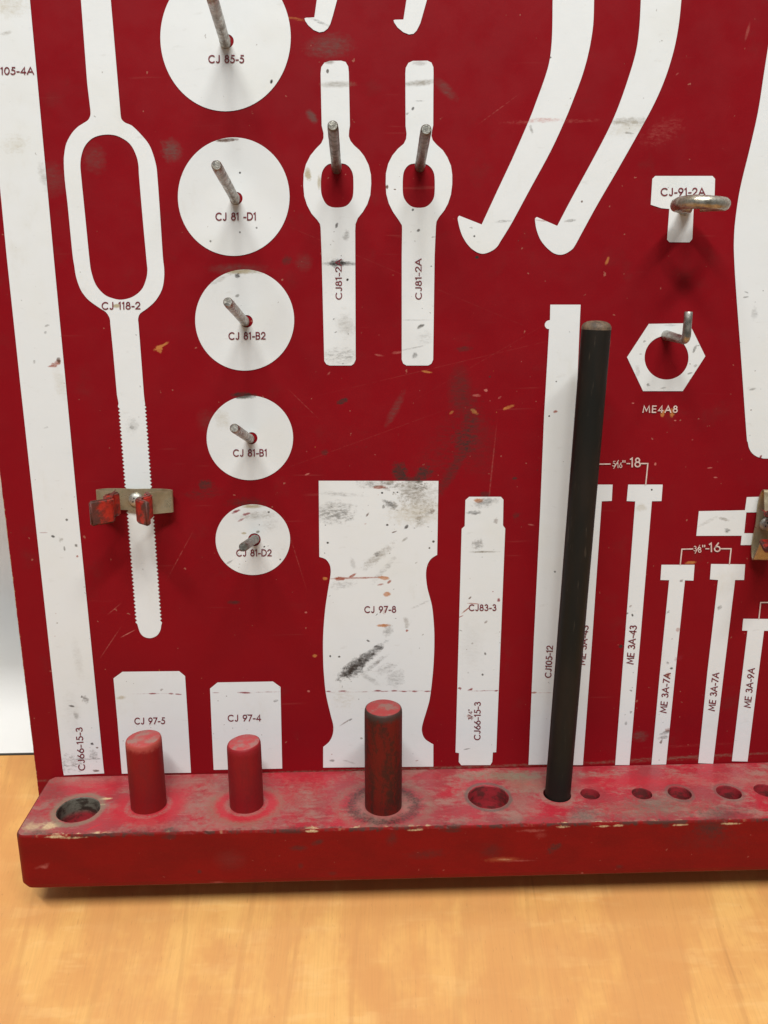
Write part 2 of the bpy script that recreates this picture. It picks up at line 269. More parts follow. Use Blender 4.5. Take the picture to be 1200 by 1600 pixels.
 (741,801,10,3,0,'dk',.65,.6,1.,.2,'w'),(775,813,3,4,0,'br',.5,.6,1.,.2,'w'),(746,850,6,6,30,'gr',.60,.6,1.,.3,'w'),(755,862,20,1.5,0,'ogr',.75,.5,.8,.3,'w'),(748,782,8,3.4,0,'or',.75,.3,.5,.1,'w'),(757,785,14,5,10,'dk',.55,.6,1.,.3,'w'),(728,953,9,1.1,40,'rb',.8,.4,.6,.1,'w'),(740,943,10,1,-5,'rb',.7,.4,.6,.1,'w'),(720,963,5,.9,25,'rb',.8,.4,.6,.1,'w'),(779,937,2.5,3,-20,'red',.9,.3,.7,.1,'w'),(734,934,3,1.4,45,'br',.7,.4,.5,.1,'w'),(758,1021,1.6,2.4,20,'gr',.7,.4,.5,.1,'w'),(754,1054,1.6,1.6,0,'dk',.7,.4,.5,0,'w'),(734,1120,5,3.6,0,'rb',.7,.3,1.,.3,'w'),(730,1170,5,1,10,'gr',.6,.5,.8,.1,'w'),(737,1010,14,30,0,'ogr',.10,.8,.9,.3,'w'),
 (840,188,32,3,1,'pk',.50,.6,1.,.4,'w'),(983,190,26,4.5,2,'ogr',.50,.7,1.,.3,'w'),(982,208,8,1.6,-5,'gr',.6,.5,.8,.2,'w'),(980,200,24,9,5,'tan',.28,.8,.9,.3,'w'),(830,202,2,5,20,'gr',.45,.5,.7,.2,'w'),(890,345,9,2,8,'gr',.55,.5,.9,.3,'w'),(740,341,14,1.1,-20,'red',.75,.4,.7,.2,'w'),(848,345,18,1,-5,'rb',.6,.4,.9,.4,'w'),(785,346,12,2,5,'gr',.4,.5,1.1,.5,'w'),(741,369,1.6,1.6,0,'dk',.7,.3,.3,0,'w'),(860,90,1.5,1.5,0,'dk',.6,.3,.3,0,'w'),(909,315,1.6,1.6,0,'br',.7,.3,.3,0,'w'),(500,35,14,2,-20,'gr',.45,.6,1.,.4,'w'),
 (1043,1140,4,3,0,'rb',.7,.5,.9,.2,'w'),(1040,1144,9,3,30,'gr',.6,.5,1.,.3,'w'),(1036,1152,8,2.4,10,'gr',.6,.5,1.,.3,'w'),(1049,1044,2.4,2,0,'gr',.8,.4,.5,.1,'w'),(1043,1055,4,4,0,'or',.6,.4,.9,.2,'w'),(1059,984,3,3,0,'rb',.5,.5,.9,.2,'w'),(1124,949,4,3,50,'gr',.5,.5,.9,.2,'w'),(988,961,1.6,2.4,20,'dk',.75,.3,.4,.1,'w'),(980,958,2,1.6,30,'dk',.6,.3,.4,.1,'w'),(868,643,3.4,2,10,'rb',.75,.35,.6,.1,'w'),(858,650,1.5,1.4,0,'dk',.8,.3,.3,0,'w'),(869,596,1.2,1.2,0,'dk',.7,.3,.3,0,'w'),(834,1082,4.5,1.6,3,'rb',.9,.35,.5,.1,'w'),(855,1082,14,.7,0,'rb',.4,.5,.9,.6,'w'),(867,893,1.6,1.6,0,'dk',.6,.3,.3,0,'w'),(1018,765,1.5,1.5,0,'dk',.8,.3,.3,0,'w'),(1001,793,7,5,0,'tan',.35,.6,.6,.2,'w'),(978,1130,2,3,0,'gr',.5,.5,.5,.2,'w'),
 (1136,829,3.6,3.6,20,'dk',.60,.6,.9,.2,'w'),(1131,811,8,2.4,-15,'ogr',.6,.5,1.,.3,'w'),(1105,815,14,2.5,30,'ogr',.30,.6,1.,.4,'w'),(1178,490,4,7,10,'gr',.28,.6,1.,.3,'w'),(1166,464,4,1.4,10,'gr',.6,.5,.8,.2,'w'),(1176,608,5,1.5,10,'gr',.5,.5,.8,.2,'w'),(1188,714,1.8,3,-20,'red',.9,.3,.4,.1,'w'),
 (1085,545,2,5,-20,'gr',.6,.4,.9,.2,'w'),(1078,583,4,1.5,20,'gr',.6,.4,.9,.2,'w'),(1012,601,3,2.5,-30,'gr',.6,.4,.9,.2,'w'),(1036,606,5,1.5,10,'gr',.5,.5,.9,.3,'w'),(1047,508,10,1.5,0,'gr',.35,.5,.9,.3,'w'),(1013,575,1.5,1.2,0,'dk',.7,.3,.3,0,'w'),(996,580,3,7,10,'gr',.22,.6,1.,.3,'w'),
]
_rr = random.Random(11)
def flecks(n, x0, y0, x1, y1, layer, tints=('dk', 'gr', 'gr', 'br'), big=5.0, slope=(0, 0)):
    for _ in range(n):
        y = _rr.uniform(y0, y1); f = (y - y0) / max(y1 - y0, 1)
        x = _rr.uniform(x0 + slope[0] * f, x1 + slope[1] * f)
        a = 0.8 + 0.75 * big * _rr.random() ** 4; b = a * _rr.uniform(.25, .8)
        MARKS.append((x, y, a, max(b, .8), _rr.choice((0, 10, 25, 40, 50, 70, -20)), _rr.choice(tints), _rr.uniform(.3, .75), .35, 1.0, .3, layer))
flecks(30, 502, 760, 680, 1190, 'w', ('dk', 'gr', 'gr', 'ogr', 'rb'), 8)
flecks(14, 600, 755, 682, 850, 'w', ('dk', 'gr', 'ogr', 'br'), 12)
flecks(10, 718, 790, 784, 1190, 'w', ('gr', 'gr', 'br', 'red'), 5)
flecks(18, 20, 420, 120, 1205, 'w', ('gr', 'ogr', 'dk', 'rb'), 5, (78, 40))
flecks(7, 505, 360, 553, 568, 'w', big=6); flecks(7, 630, 360, 677, 568, 'w', big=6)
flecks(6, 350, 795, 445, 890, 'w', big=3); flecks(4, 300, 430, 455, 570, 'w', big=1)
flecks(10, 990, 520, 1095, 610, 'w', big=4); flecks(8, 985, 790, 1010, 1190, 'w', big=3, slope=(-22, -25)); flecks(8, 1048, 890, 1068, 1190, 'w', big=4, slope=(-25, -28))
flecks(6, 840, 130, 1040, 390, 'w', big=4); flecks(8, 190, 1055, 290, 1200, 'w', big=3); flecks(8, 332, 1070, 438, 1195, 'w', big=3); flecks(8, 1155, 420, 1200, 700, 'w', big=5)
flecks(16, 470, 560, 850, 760, 'r', ('or', 'pk', 'dk', 'pk'), 4); flecks(14, 130, 600, 1190, 1180, 'r', ('pk', 'dk', 'or', 'pk'), 4); flecks(10, 250, 20, 1190, 560, 'r', ('pk', 'gr', 'pk'), 4)
MARKS += [(700, 700, 60, 26, 60, 'dk', .22, .8, .9, .6, 'r'), (735, 650, 10, 30, 5, 'dk', .35, .7, .8, .4, 'r'), (560, 690, 150, .6, 20, 'pk', .12, .6, .4, .7, 'r'), (760, 560, 120, .5, 30, 'pk', .10, .6, .4, .7, 'r'),
  (1000, 860, .7, 70, -6, 'pk', .18, .6, .4, .7, 'r'), (280, 870, 40, .7, 60, 'pk', .3, .6, .4, .6, 'r'), (780, 170, 35, .8, 35, 'pk', .25, .6, .4, .6, 'r'), (460, 860, .8, 50, 15, 'pk', .2, .6, .4, .7, 'r'),
  (555, 1040, 26, 8, 38, 'dk', .75, .5, .9, .2, 'w'), (655, 775, 22, 20, 0, 'ogr', .40, .7, 1., .4, 'w')]
def marks_for(layer, box=None, pad=6):
    out = []
    for (x, y, a, b, an, tint, al, soft, amp, brk, lay) in MARKS:
        if lay != 'b' and lay != layer: continue
        if box:
            rad = max(a, b) + pad
            if x + rad < box[0] or x - rad > box[2] or y + rad < box[1] or y - rad > box[3]: continue
        c = on_y(x, y); s = px_m(x, y)
        # a thin mark needs less edge noise than a round one
        k = min(a, b) / max(a, b)
        out.append((c.x, c.z, a * s * (1.08 if b > 4 else .95), b * s * (1.08 if b > 4 else .95), an, tint, min(al * 1.25, 1), soft * 0.6 + 0.08, amp * (0.6 + 0.6 * k), min(brk * 1.5 + (.15 if a > 3 else 0), 1), 0.0))
    return out

def paint_mat(name, base, layer, box, rough=0.42, spec=0.5):
    m, nt, bs = new_mat(name)
    P, sp, pos = plane_coord(nt, (0, 2))
    nA = noise_n(nt, P, 330, 6, 0.72); nB = noise_n(nt, P, 420, 5, 0.75, sc=(.55, 1.5, 1))
    cloud = noise_n(nt, P, 14, 4, 0.6)
    speck = noise_n(nt, P, 260, 2, 0.5)
    if layer == 'w':
        col = mix_col(nt, smap(nt, cloud, 0.45, 0.75, 0, 0.45), base, (base[0] * .93, base[1] * .91, base[2] * .84))
        col = mix_col(nt, smap(nt, speck, 0.735, 0.765, 0, 0.5), col, (0.22, 0.2, 0.17))
        fine = noise_n(nt, P, 90, 3, 0.6, sc=(1, 2.4, 1))
        col = mix_col(nt, smap(nt, fine, 0.62, 0.78, 0, 0.16), col, (0.36, 0.34, 0.28))
        smr = noise_n(nt, P, 34, 6, 0.72, sc=(1, .5, 1))
        col = mix_col(nt, smap(nt, smr, 0.56, 0.80, 0, 0.28), col, (0.56, 0.53, 0.42))
    else:
        col = mix_col(nt, smap(nt, cloud, 0.35, 0.7, 0, 0.5), base, (base[0] * .82, base[1] * .9, base[2] * .9))
        fog = noise_n(nt, P, 32, 5, 0.65)
        col = mix_col(nt, smap(nt, fog, 0.56, 0.78, 0, 0.22), col, (0.10, 0.035, 0.03))
        col = mix_col(nt, smap(nt, speck, 0.735, 0.76, 0, 0.6), col, (0.40, 0.16, 0.11))
        scr = noise_n(nt, P, 60, 2, 0.5, sc=(0.25, 5, 1))
        col = mix_col(nt, smap(nt, scr, 0.70, 0.78, 0, 0.15), col, (0.4, 0.12, 0.1))
    col = stain_chain(nt, col, P, nA, nB, marks_for(layer, box))
    if layer == 'r':
        # chipped left edge: bare hardboard shows
        ed = math_n(nt, 'SUBTRACT', sp.outputs[0], PANEL_X0)
        ed = math_n(nt, 'ADD', ed, math_n(nt, 'MULTIPLY', math_n(nt, 'SUBTRACT', nA, 0.5), -0.0035))
        col = mix_col(nt, smap(nt, ed, 0.0001, 0.0005, 0.9, 0), col, (0.42, 0.27, 0.13))
    nt.links.new(col, bs.inputs['Base Color'])
    r = smap(nt, noise_n(nt, P, 55, 4, 0.6), 0.3, 0.75, rough - 0.07, rough + 0.14)
    nt.links.new(r, bs.inputs['Roughness'])
    bs.inputs['Specular IOR Level'].default_value = spec
    bump(nt, bs, noise_n(nt, P, 160, 4, 0.6), 0.00012, 0.55)
    return m

WHITE = (0.765, 0.80, 0.805)
RED = (0.235, 0.0045, 0.009)
PANEL_X0 = on_y(29.5, 990).x
_, _, _ = 0, 0, 0
M_RED = paint_mat('red_enamel', RED, 'r', None, rough=0.45, spec=0.13)

def simple_mat(name, col, rough=0.5, metal=0.0, spec=0.5, var=None, vscale=60, bscale=None, bdist=0.0001, sc=None):
    m, nt, bs = new_mat(name)
    tc = nd(nt, 'ShaderNodeTexCoord'); P = tc.outputs['Object']
    c = col
    if var:
        c = mix_col(nt, smap(nt, noise_n(nt, P, vscale, 5, 0.65, sc=sc), 0.35, 0.68), col, var)
        nt.links.new(c, bs.inputs['Base Color'])
        nt.links.new(smap(nt, noise_n(nt, P, vscale * 1.7, 3, 0.6), 0.3, 0.7, max(rough - .12, .05), min(rough + .15, 1)), bs.inputs['Roughness'])
    else:
        bs.inputs['Base Color'].default_value = (*col, 1); bs.inputs['Roughness'].default_value = rough
    bs.inputs['Metallic'].default_value = metal; bs.inputs['Specular IOR Level'].default_value = spec
    if bscale: bump(nt, bs, noise_n(nt, P, bscale, 4, 0.6), bdist, 0.7)
    return m
M_LETTER_RED = simple_mat('lettering_red', (0.15, 0.010, 0.020), 0.5, var=(0.21, 0.03, 0.045), vscale=400)
M_LETTER_WHITE = simple_mat('lettering_white', (0.72, 0.60, 0.54), 0.5, var=(0.60, 0.42, 0.38), vscale=300)
M_STEEL = simple_mat('zinc_steel', (0.46, 0.45, 0.41), 0.36, 0.85, var=(0.22, 0.20, 0.165), vscale=170, bscale=700, bdist=0.0003)
M_STEEL_DARK = simple_mat('oxidised_steel', (0.30, 0.30, 0.27), 0.42, 0.85, var=(0.13, 0.12, 0.10), vscale=220, bscale=600, bdist=0.0003)
M_ZINC = simple_mat('zinc_bright', (0.52, 0.51, 0.44), 0.36, 0.8, var=(0.24, 0.21, 0.155), vscale=180, bscale=500, bdist=0.0003)
M_BRASSY = simple_mat('spring_steel', (0.46, 0.40, 0.27), 0.36, 0.55, var=(0.34, 0.27, 0.16), vscale=90, bscale=900, bdist=0.00012)
M_SCREW = simple_mat('screw_zinc', (0.55, 0.56, 0.52), 0.50, 0.75, var=(0.40, 0.39, 0.34), vscale=400)
M_DARK = simple_mat('recess_dark', (0.02, 0.017, 0.015), 0.8)
def vinyl_mat():
    m, nt, bs = new_mat('red_vinyl_dip')
    tc = nd(nt, 'ShaderNodeTexCoord'); P = tc.outputs['Object']; sp = nd(nt, 'ShaderNodeSeparateXYZ'); nt.links.new(P, sp.inputs[0])
    n1 = noise_n(nt, P, 140, 5, 0.7); n2 = noise_n(nt, P, 420, 3, 0.6)
    col = mix_col(nt, smap(nt, n1, .40, .62), (0.42, 0.026, 0.014), (0.20, 0.018, 0.013))
    az = math_n(nt, 'ADD', math_n(nt, 'ABSOLUTE', sp.outputs[2]), math_n(nt, 'MULTIPLY', math_n(nt, 'SUBTRACT', n1, .5), 0.010))
    ay = math_n(nt, 'ADD', math_n(nt, 'MULTIPLY', sp.outputs[1], -1.0), math_n(nt, 'MULTIPLY', math_n(nt, 'SUBTRACT', n1, .5), 0.012))
    col = mix_col(nt, smap(nt, az, .0052, .0074, 0, .85), col, (0.085, 0.038, 0.028))
    col = mix_col(nt, smap(nt, ay, .0325, .0355, 0, .8), col, (0.07, 0.035, 0.027))
    col = mix_col(nt, smap(nt, n2, .60, .72, 0, .6), col, (0.06, 0.03, 0.025))
    nt.links.new(col, bs.inputs['Base Color']); nt.links.new(smap(nt, n1, .3, .7, .4, .65), bs.inputs['Roughness'])
    bs.inputs['Specular IOR Level'].default_value = .35
    bump(nt, bs, math_n(nt, 'ADD', n1, math_n(nt, 'MULTIPLY', n2, .4)), 0.0012, .7)
    return m
M_VINYL = vinyl_mat()

# ------------------------------------------------------------------ the board
board = empty('tool_board', (0, 0, 0)); board.matrix_world = BM
tag(board, 'worn red tool storage board with white tool outlines, pins and a bottom ledge', 'tool board')

def flat_from_px(name, outer, holes=(), dz=0.0003, mat=None, parent=board):
    """a painted shape on the panel front, from contours measured in photo pixels"""
    loops = [[on_y(x, y) for x, y in c] for c in (outer, *holes)]
    tri = tessellate_polygon([[Vector((p.x, p.z, 0)) for p in l] for l in loops])
    flat = [p for l in loops for p in l]
    bm = bmesh.new(); vs = [bm.verts.new((p.x, -dz, p.z)) for p in flat]
    for t in tri:
        try: bm.faces.new([vs[i] for i in t])
        except ValueError: pass
    for f in bm.faces:
        f.normal_update()
        if f.normal.y > 0: f.normal_flip()
    return obj(name, bm, mat, parent)
def bbox(c):
    return (min(p[0] for p in c), min(p[1] for p in c), max(p[0] for p in c), max(p[1] for p in c))
def ell(cx, cy, rx, ry, n=72):
    return [(cx + rx * math.cos(2 * math.pi * k / n), cy + ry * math.sin(2 * math.pi * k / n)) for k in range(n)]

# --- panel
WALL_Y = 0.225
zt_panel = ZB + WALL_Y / math.sin(LEAN) - 0.001
px1 = on_y(1330, 800).x
bm = bmesh.new()
n = 170
left_f, left_b = [], []
for i in range(n + 1):
    z = ZB + (zt_panel - ZB) * i / n
    j = 0.0003 * mnoise.noise(Vector((z * 160, 3, 0))) + 0.00025 * mnoise.noise(Vector((z * 700, 1, 0)))
    left_f.append(bm.verts.new((PANEL_X0 + 0.0003 + j, 0, z)))
    left_b.append(bm.verts.new((PANEL_X0 + 0.6 * j, 0.0006, z)))
rf0 = bm.verts.new((px1, 0, ZB)); rf1 = bm.verts.new((px1, 0, zt_panel))
bm.faces.new(left_f[::-1] + [rf0, rf1])
for i in range(n): bm.faces.new((left_f[i], left_f[i + 1], left_b[i + 1], left_b[i]))
lb2 = [bm.verts.new((PANEL_X0, TH, v.co.z)) for v in left_b]
for i in range(n): bm.faces.new((left_b[i], left_b[i + 1], lb2[i + 1], lb2[i]))
rb0 = bm.verts.new((px1, TH, ZB)); rb1 = bm.verts.new((px1, TH, zt_panel))
bm.faces.new(lb2 + [rb1, rb0])
bm.faces.new((rf0, rb0, rb1, rf1))
bm.faces.new((left_f[-1], rf1, rb1, lb2[-1], left_b[-1])); bm.faces.new((left_f[0], left_b[0], lb2[0], rb0, rf0))
finish(bm)
panel = obj('panel', bm, M_RED, board)

# --- ledge with drilled holes
lx0 = 0.5 * (on_z(30, 1297, ZT).x + on_z(73, 1217, ZT).x)
lx1 = px1 + 0.004
def ledge_outline(ins, z, jit=0.0):
    pts = []; x0 = lx0 + ins; y0 = -LD + ins
    cr = max(0.006 - ins, 0.002)
    for k in range(9):
        a = R(180 + 90 * k / 8); pts.append((x0 + cr + cr * math.cos(a), y0 + cr + cr * math.sin(a)))
    N = 260
    for k in range(1, N):
        x = x0 + cr + (lx1 - x0 - cr) * k / N
        j = jit * (0.9 * mnoise.noise(Vector((x * 90, 5, 0))) + 1.3 * max(0, mnoise.noise(Vector((x * 260, 9, 0))) - 0.1) * 2)
        pts.append((x, y0 + max(j, -0.0002)))
    pts.append((lx1, y0)); pts.append((lx1, -0.0006)); pts.append((x0 + 0.003, -0.0006)); pts.append((x0, -0.004))
    for k in range(1, 12): pts.append((x0, -0.004 + (y0 + cr + 0.004) * k / 12))
    return [Vector((p[0], p[1], z)) for p in pts]
HOLES = [  # px centre, width px, irregularity, dirty
    (122, 1265, 65, .05), (763, 1245, 62, .03), (922, 1240.5, 29, .03), (1003, 1240, 30, .03), (1062, 1239, 35, .02), (1139, 1238, 37, .03), (1196, 1235, 34, .03)]
ROD_BASE = on_z(870.5, 1241, ZT); ROD_R = 0.00835
hole_list = []
for (hx, hy, wpx, irr) in HOLES:
    a = on_z(hx - wpx / 2, hy, ZT); b = on_z(hx + wpx / 2, hy, ZT); c = (a + b) / 2
    hole_list.append((c, (b - a).length / 2, irr))
hole_list.append((Vector((ROD_BASE.x, ROD_BASE.y, ZT)), ROD_R + 0.0006, .02))
def hole_loop(c, r, irr, z, seed, n=40):
    out = []
    for k in range(n):
        a = 2 * math.pi * k / n
        rr = r * (1 + irr * mnoise.noise(Vector((math.cos(a) * 1.6 + seed, math.sin(a) * 1.6, z * 90))))
        out.append(Vector((c.x + rr * math.cos(a), c.y + rr * math.sin(a), z)))
    return out
bm = bmesh.new()
rings = [ledge_outline(0.0011, ZT, 0.0006), ledge_outline(0.00035, ZT - 0.0004, 0.0005), ledge_outline(0, ZT - 0.0013, 0.0001),
         ledge_outline(0, ZB + 0.004), ledge_outline(0.0006, ZB + 0.0014), ledge_outline(0.002, ZB)]
# rounded lower left corner
for ri, dx in ((4, 0.0018), (5, 0.0052)):
    for p in rings[ri]:
        if p.x < lx0 + 0.02: p.x += dx * max(0, 1 - (p.x - lx0) / 0.02)
h_top = [hole_loop(c, r * 1.03, irr, ZT, i * 3.1) for i, (c, r, irr) in enumerate(hole_list)]
vr = [[bm.verts.new(p) for p in rg] for rg in rings]
hv = [[bm.verts.new(p) for p in l] for l in h_top]
allv = vr[0] + [v for l in hv for v in l]
for t in tessellate_polygon([[v.co for v in vr[0]]] + [[v.co for v in l] for l in hv]):
    f = bm.faces.new([allv[i] for i in t]); f.material_index = 0
for a, b in zip(vr, vr[1:]):
    for k in range(len(a)):
        k2 = (k + 1) % len(a)
        f = bm.faces.new((a[k], a[k2], b[k2], b[k])); f.material_index = 1
f = bm.faces.new(vr[-1]); f.material_index = 1
for i, (c, r, irr) in enumerate(hole_list):
    prev = hv[i]
    depth = 0.021
    for dz, rs in ((0.0006, 1.0), (0.006, .985), (0.012, 1.0), (depth, .98)):
        cur = [bm.verts.new(p) for p in hole_loop(c, r * rs, irr, ZT - dz, i * 3.1)]
        for k in range(len(cur)):
            k2 = (k + 1) % len(cur)
            f = bm.faces.new((prev[k], prev[k2], cur[k2], cur[k])); f.material_index = 2
        prev = cur
    f = bm.faces.new(prev); f.material_index = 2
finish(bm)
for f in bm.faces:
    if f.material_index == 0: f.normal_update()

def ledge_top_mat():
    m, nt, bs = new_mat('worn_red_ledge_top')
    P, sp, pos = plane_coord(nt, (0, 1))
    nA = noise_n(nt, P, 260, 4, 0.65); nB = noise_n(nt, P, 700, 3, 0.6)
    big = noise_n(nt, P, 38, 6, 0.68, sc=(1, 1.7, 1))
    big2 = noise_n(nt, P, 21, 5, 0.6, sc=(1.3, 1, 1))
    fine = noise_n(nt, P, 330, 4, 0.7)
    brush = noise_n(nt, P, 90, 4, 0.7, sc=(1, 4, 1))
    col = mix_col(nt, smap(nt, big2, 0.38, 0.60), (0.40, 0.022, 0.036), (0.30, 0.045, 0.052))
    dm = math_n(nt, 'ADD', big, math_n(nt, 'MULTIPLY', math_n(nt, 'SUBTRACT', fine, 0.5), 0.25))
    dm = math_n(nt, 'ADD', dm, math_n(nt, 'MULTIPLY', math_n(nt, 'SUBTRACT', brush, 0.5), 0.22))
    col = mix_col(nt, smap(nt, dm, 0.465, 0.66, 0, 0.80), col, TINTS['dust'])
    col = mix_col(nt, smap(nt, brush, 0.60, 0.80, 0, 0.4), col, (0.16, 0.10, 0.085))
    col = mix_col(nt, smap(nt, fine, 0.66, 0.76, 0, 0.55), col, (0.10, 0.05, 0.045))
    scr = noise_n(nt, P, 60, 3, 0.75, sc=(.5, 9, 1)); scr2 = noise_n(nt, P, 900, 2, 0.6)
    col = mix_col(nt, smap(nt, scr, 0.645, 0.69, 0, 0.45), col, (0.50, 0.28, 0.24))
    col = mix_col(nt, smap(nt, scr, 0.36, 0.32, 0, 0.5), col, (0.12, 0.03, 0.03))
    col = mix_col(nt, smap(nt, scr2, 0.70, 0.76, 0, 0.6), col, (0.08, 0.04, 0.035))
    S = []
    def s(px, py, a, b, an, tint, al, soft=.5, amp=.4, brk=.3, ring=0.0):
        c = on_z(px, py, ZT); mx = (on_z(px + 1, py, ZT) - c).length; my = (on_z(px, py + 1, ZT) - c).length
        S.append((c.x, c.y, a * mx, b * my, an, tint, al, soft, amp, brk, ring))
    # dusty back corner and edges, raw patches
    s(110, 1218, 60, 7, 0, 'dust', .75, .8, .8, .4); s(80, 1240, 22, 20, 40, 'gr', .5, .7, .7, .3); s(60, 1290, 34, 14, 0, 'dust', .75, .6, .8, .3)
    s(78, 1290, 12, 5, 30, 'cream', .85, .4, .8, .3); s(50, 1292, 12, 5, 10, 'cream', .55, .5, .8, .3); s(165, 1248, 9, 1.6, 4, 'cream', .9, .3, .4, .1); s(160, 1257, 5, 1.2, 4, 'cream', .8, .3, .4, .1)
    s(145, 1293, 12, 1.5, 40, 'brt', .9, .4, .5, .1); s(155, 1228, 40, 9, 0, 'brt', .7, .7, .7, .3); s(200, 1275, 60, 12, 0, 'brt', .6, .7, .9, .3); s(270, 1245, 22, 30, 0, 'brt', .75, .7, .7, .2)
    s(330, 1258, 32, 22, 10, 'dust', .8, .7, 1.0, .3); s(340, 1290, 80, 8, 0, 'dust', .7, .7, 1.0, .3); s(265, 1297, 12, 4, 0, 'gr', .6, .5, .8, .2); s(334, 1249, 5, 3, 0, 'ogr', .8, .5, .5, .1)
    s(300, 1222, 40, 8, 0, 'dust', .6, .7, .9, .3); s(440, 1215, 40, 8, 0, 'brt', .7, .8, .7, .3); s(470, 1250, 36, 22, 0, 'dust', .55, .8, 1.0, .4); s(590, 1215, 90, 6, 0, 'brt', .5, .8, .7, .4)
    s(790, 1212, 60, 6, 0, 'ogr', .85, .6, .8, .2); s(825, 1224, 30, 14, -20, 'ogr', .85, .5, .8, .2); s(1000, 1222, 150, 7, 0, 'brt', .75, .8, .6, .2); s(810, 1255, 26, 14, 0, 'dust', .65, .7, .8, .3)
    s(1030, 1262, 70, 10, 3, 'ogr', .62, .7, 1.0, .4); s(1020, 1252, 30, 12, 0, 'gr', .45, .7, 1.0, .4); s(1130, 1272, 36, 9, 5, 'dk', .62, .7, .8, .3); s(910, 1270, 18, 8, 0, 'gr', .6, .7, 1., .4)
    s(860, 1280, 130, 4, 1, 'gr', .45, .8, 1.0, .5); s(1180, 1220, 40, 10, 0, 'dust', .5, .8, .8, .3)
    for (ex_, ey_, ew_) in ((85, 1306, 12), (115, 1307, 16), (150, 1304, 5), (262, 1303, 5), (487, 1296, 9), (555, 1295, 6), (645, 1294, 10), (668, 1293, 5), (880, 1289, 8), (942, 1288, 10), (966, 1287, 8), (1025, 1286, 5), (1062, 1286, 10), (1142, 1284, 12)):
        s(ex_, ey_, ew_, 3.4, 2, 'cream', .95, .35, 1.1, .4)
    for (ex_, ey_, ew_) in ((60, 1302, 14), (200, 1303, 22), (263, 1300, 12), (462, 1296, 16), (700, 1292, 22), (1040, 1286, 14)):
        s(ex_, ey_, ew_, 4.5, 2, 'dk', .7, .5, 1.1, .5)
    # bright rims and grime rings around the pegs and holes
    s(232, 1259, 40, 22, 0, 'brt', .8, .6, .5, .2, .35); s(232, 1259, 33, 17.5, 0, 'dust', .7, .6, .9, .8, .10)
    s(385, 1257, 43, 23, 0, 'brt', .95, .6, .4, .1, .30); s(385, 1257, 31, 16.5, 0, 'dust', .6, .5, .9, .8, .09); s(385, 1257, 54, 29, 0, 'ogr', .55, .6, .7, .4, .12)
    s(599, 1257, 36, 20, 0, 'dust', .6, .6, .4, .2, .25); s(599, 1257, 50, 27, 0, 'dk', .85, .7, 1.1, .5, .17); s(599, 1257, 74, 36, 0, 'ogr', .4, .6, .8, .5, .10)
    s(122, 1265, 36, 22.5, 0, 'ogr', .8, .6, .5, .2, .13); s(763, 1245, 34, 21, 0, 'gr', .8, .6, .5, .2, .09)
    s(1062, 1239, 20, 12, 0, 'gr', .6, .6, .5, .3, .12); s(1139, 1238, 21, 12, 0, 'gr', .5, .6, .5, .3, .12); s(870, 1243, 24, 14, 0, 'dust', .6, .6, .5, .3, .15)
    col = stain_chain(nt, col, P, nA, nB, S)
    # worn front arris: bare wood and grime
    ed = math_n(nt, 'ADD', sp.outputs[1], LD)
    ed = math_n(nt, 'ADD', ed, math_n(nt, 'MULTIPLY', math_n(nt, 'SUBTRACT', nA, 0.5), -0.012))
    en = noise_n(nt, P, 75, 3, 0.7, sc=(1, 0.1, 1))
    bare = math_n(nt, 'MULTIPLY', smap(nt, ed, 0.0005, 0.0020, 1, 0), smap(nt, en, 0.58, 0.68, 0, 0.75))
    grim = math_n(nt, 'MULTIPLY', smap(nt, ed, 0.0002, 0.0032, 1, 0), smap(nt, en, 0.56, 0.40, 0, 0.8))
    col = mix_col(nt, grim, col, (0.075, 0.045, 0.035)); col = mix_col(nt, bare, col, (0.46, 0.29, 0.16))
    nt.links.new(col, bs.inputs['Base Color'])
    nt.links.new(smap(nt, dm, 0.4, 0.65, 0.34, 0.62), bs.inputs['Roughness']); bs.inputs['Specular IOR Level'].default_value = 0.35
    h = math_n(nt, 'ADD', math_n(nt, 'MULTIPLY', fine, 0.5), brush)
    bump(nt, bs, h, 0.0005, 0.6)
    return m
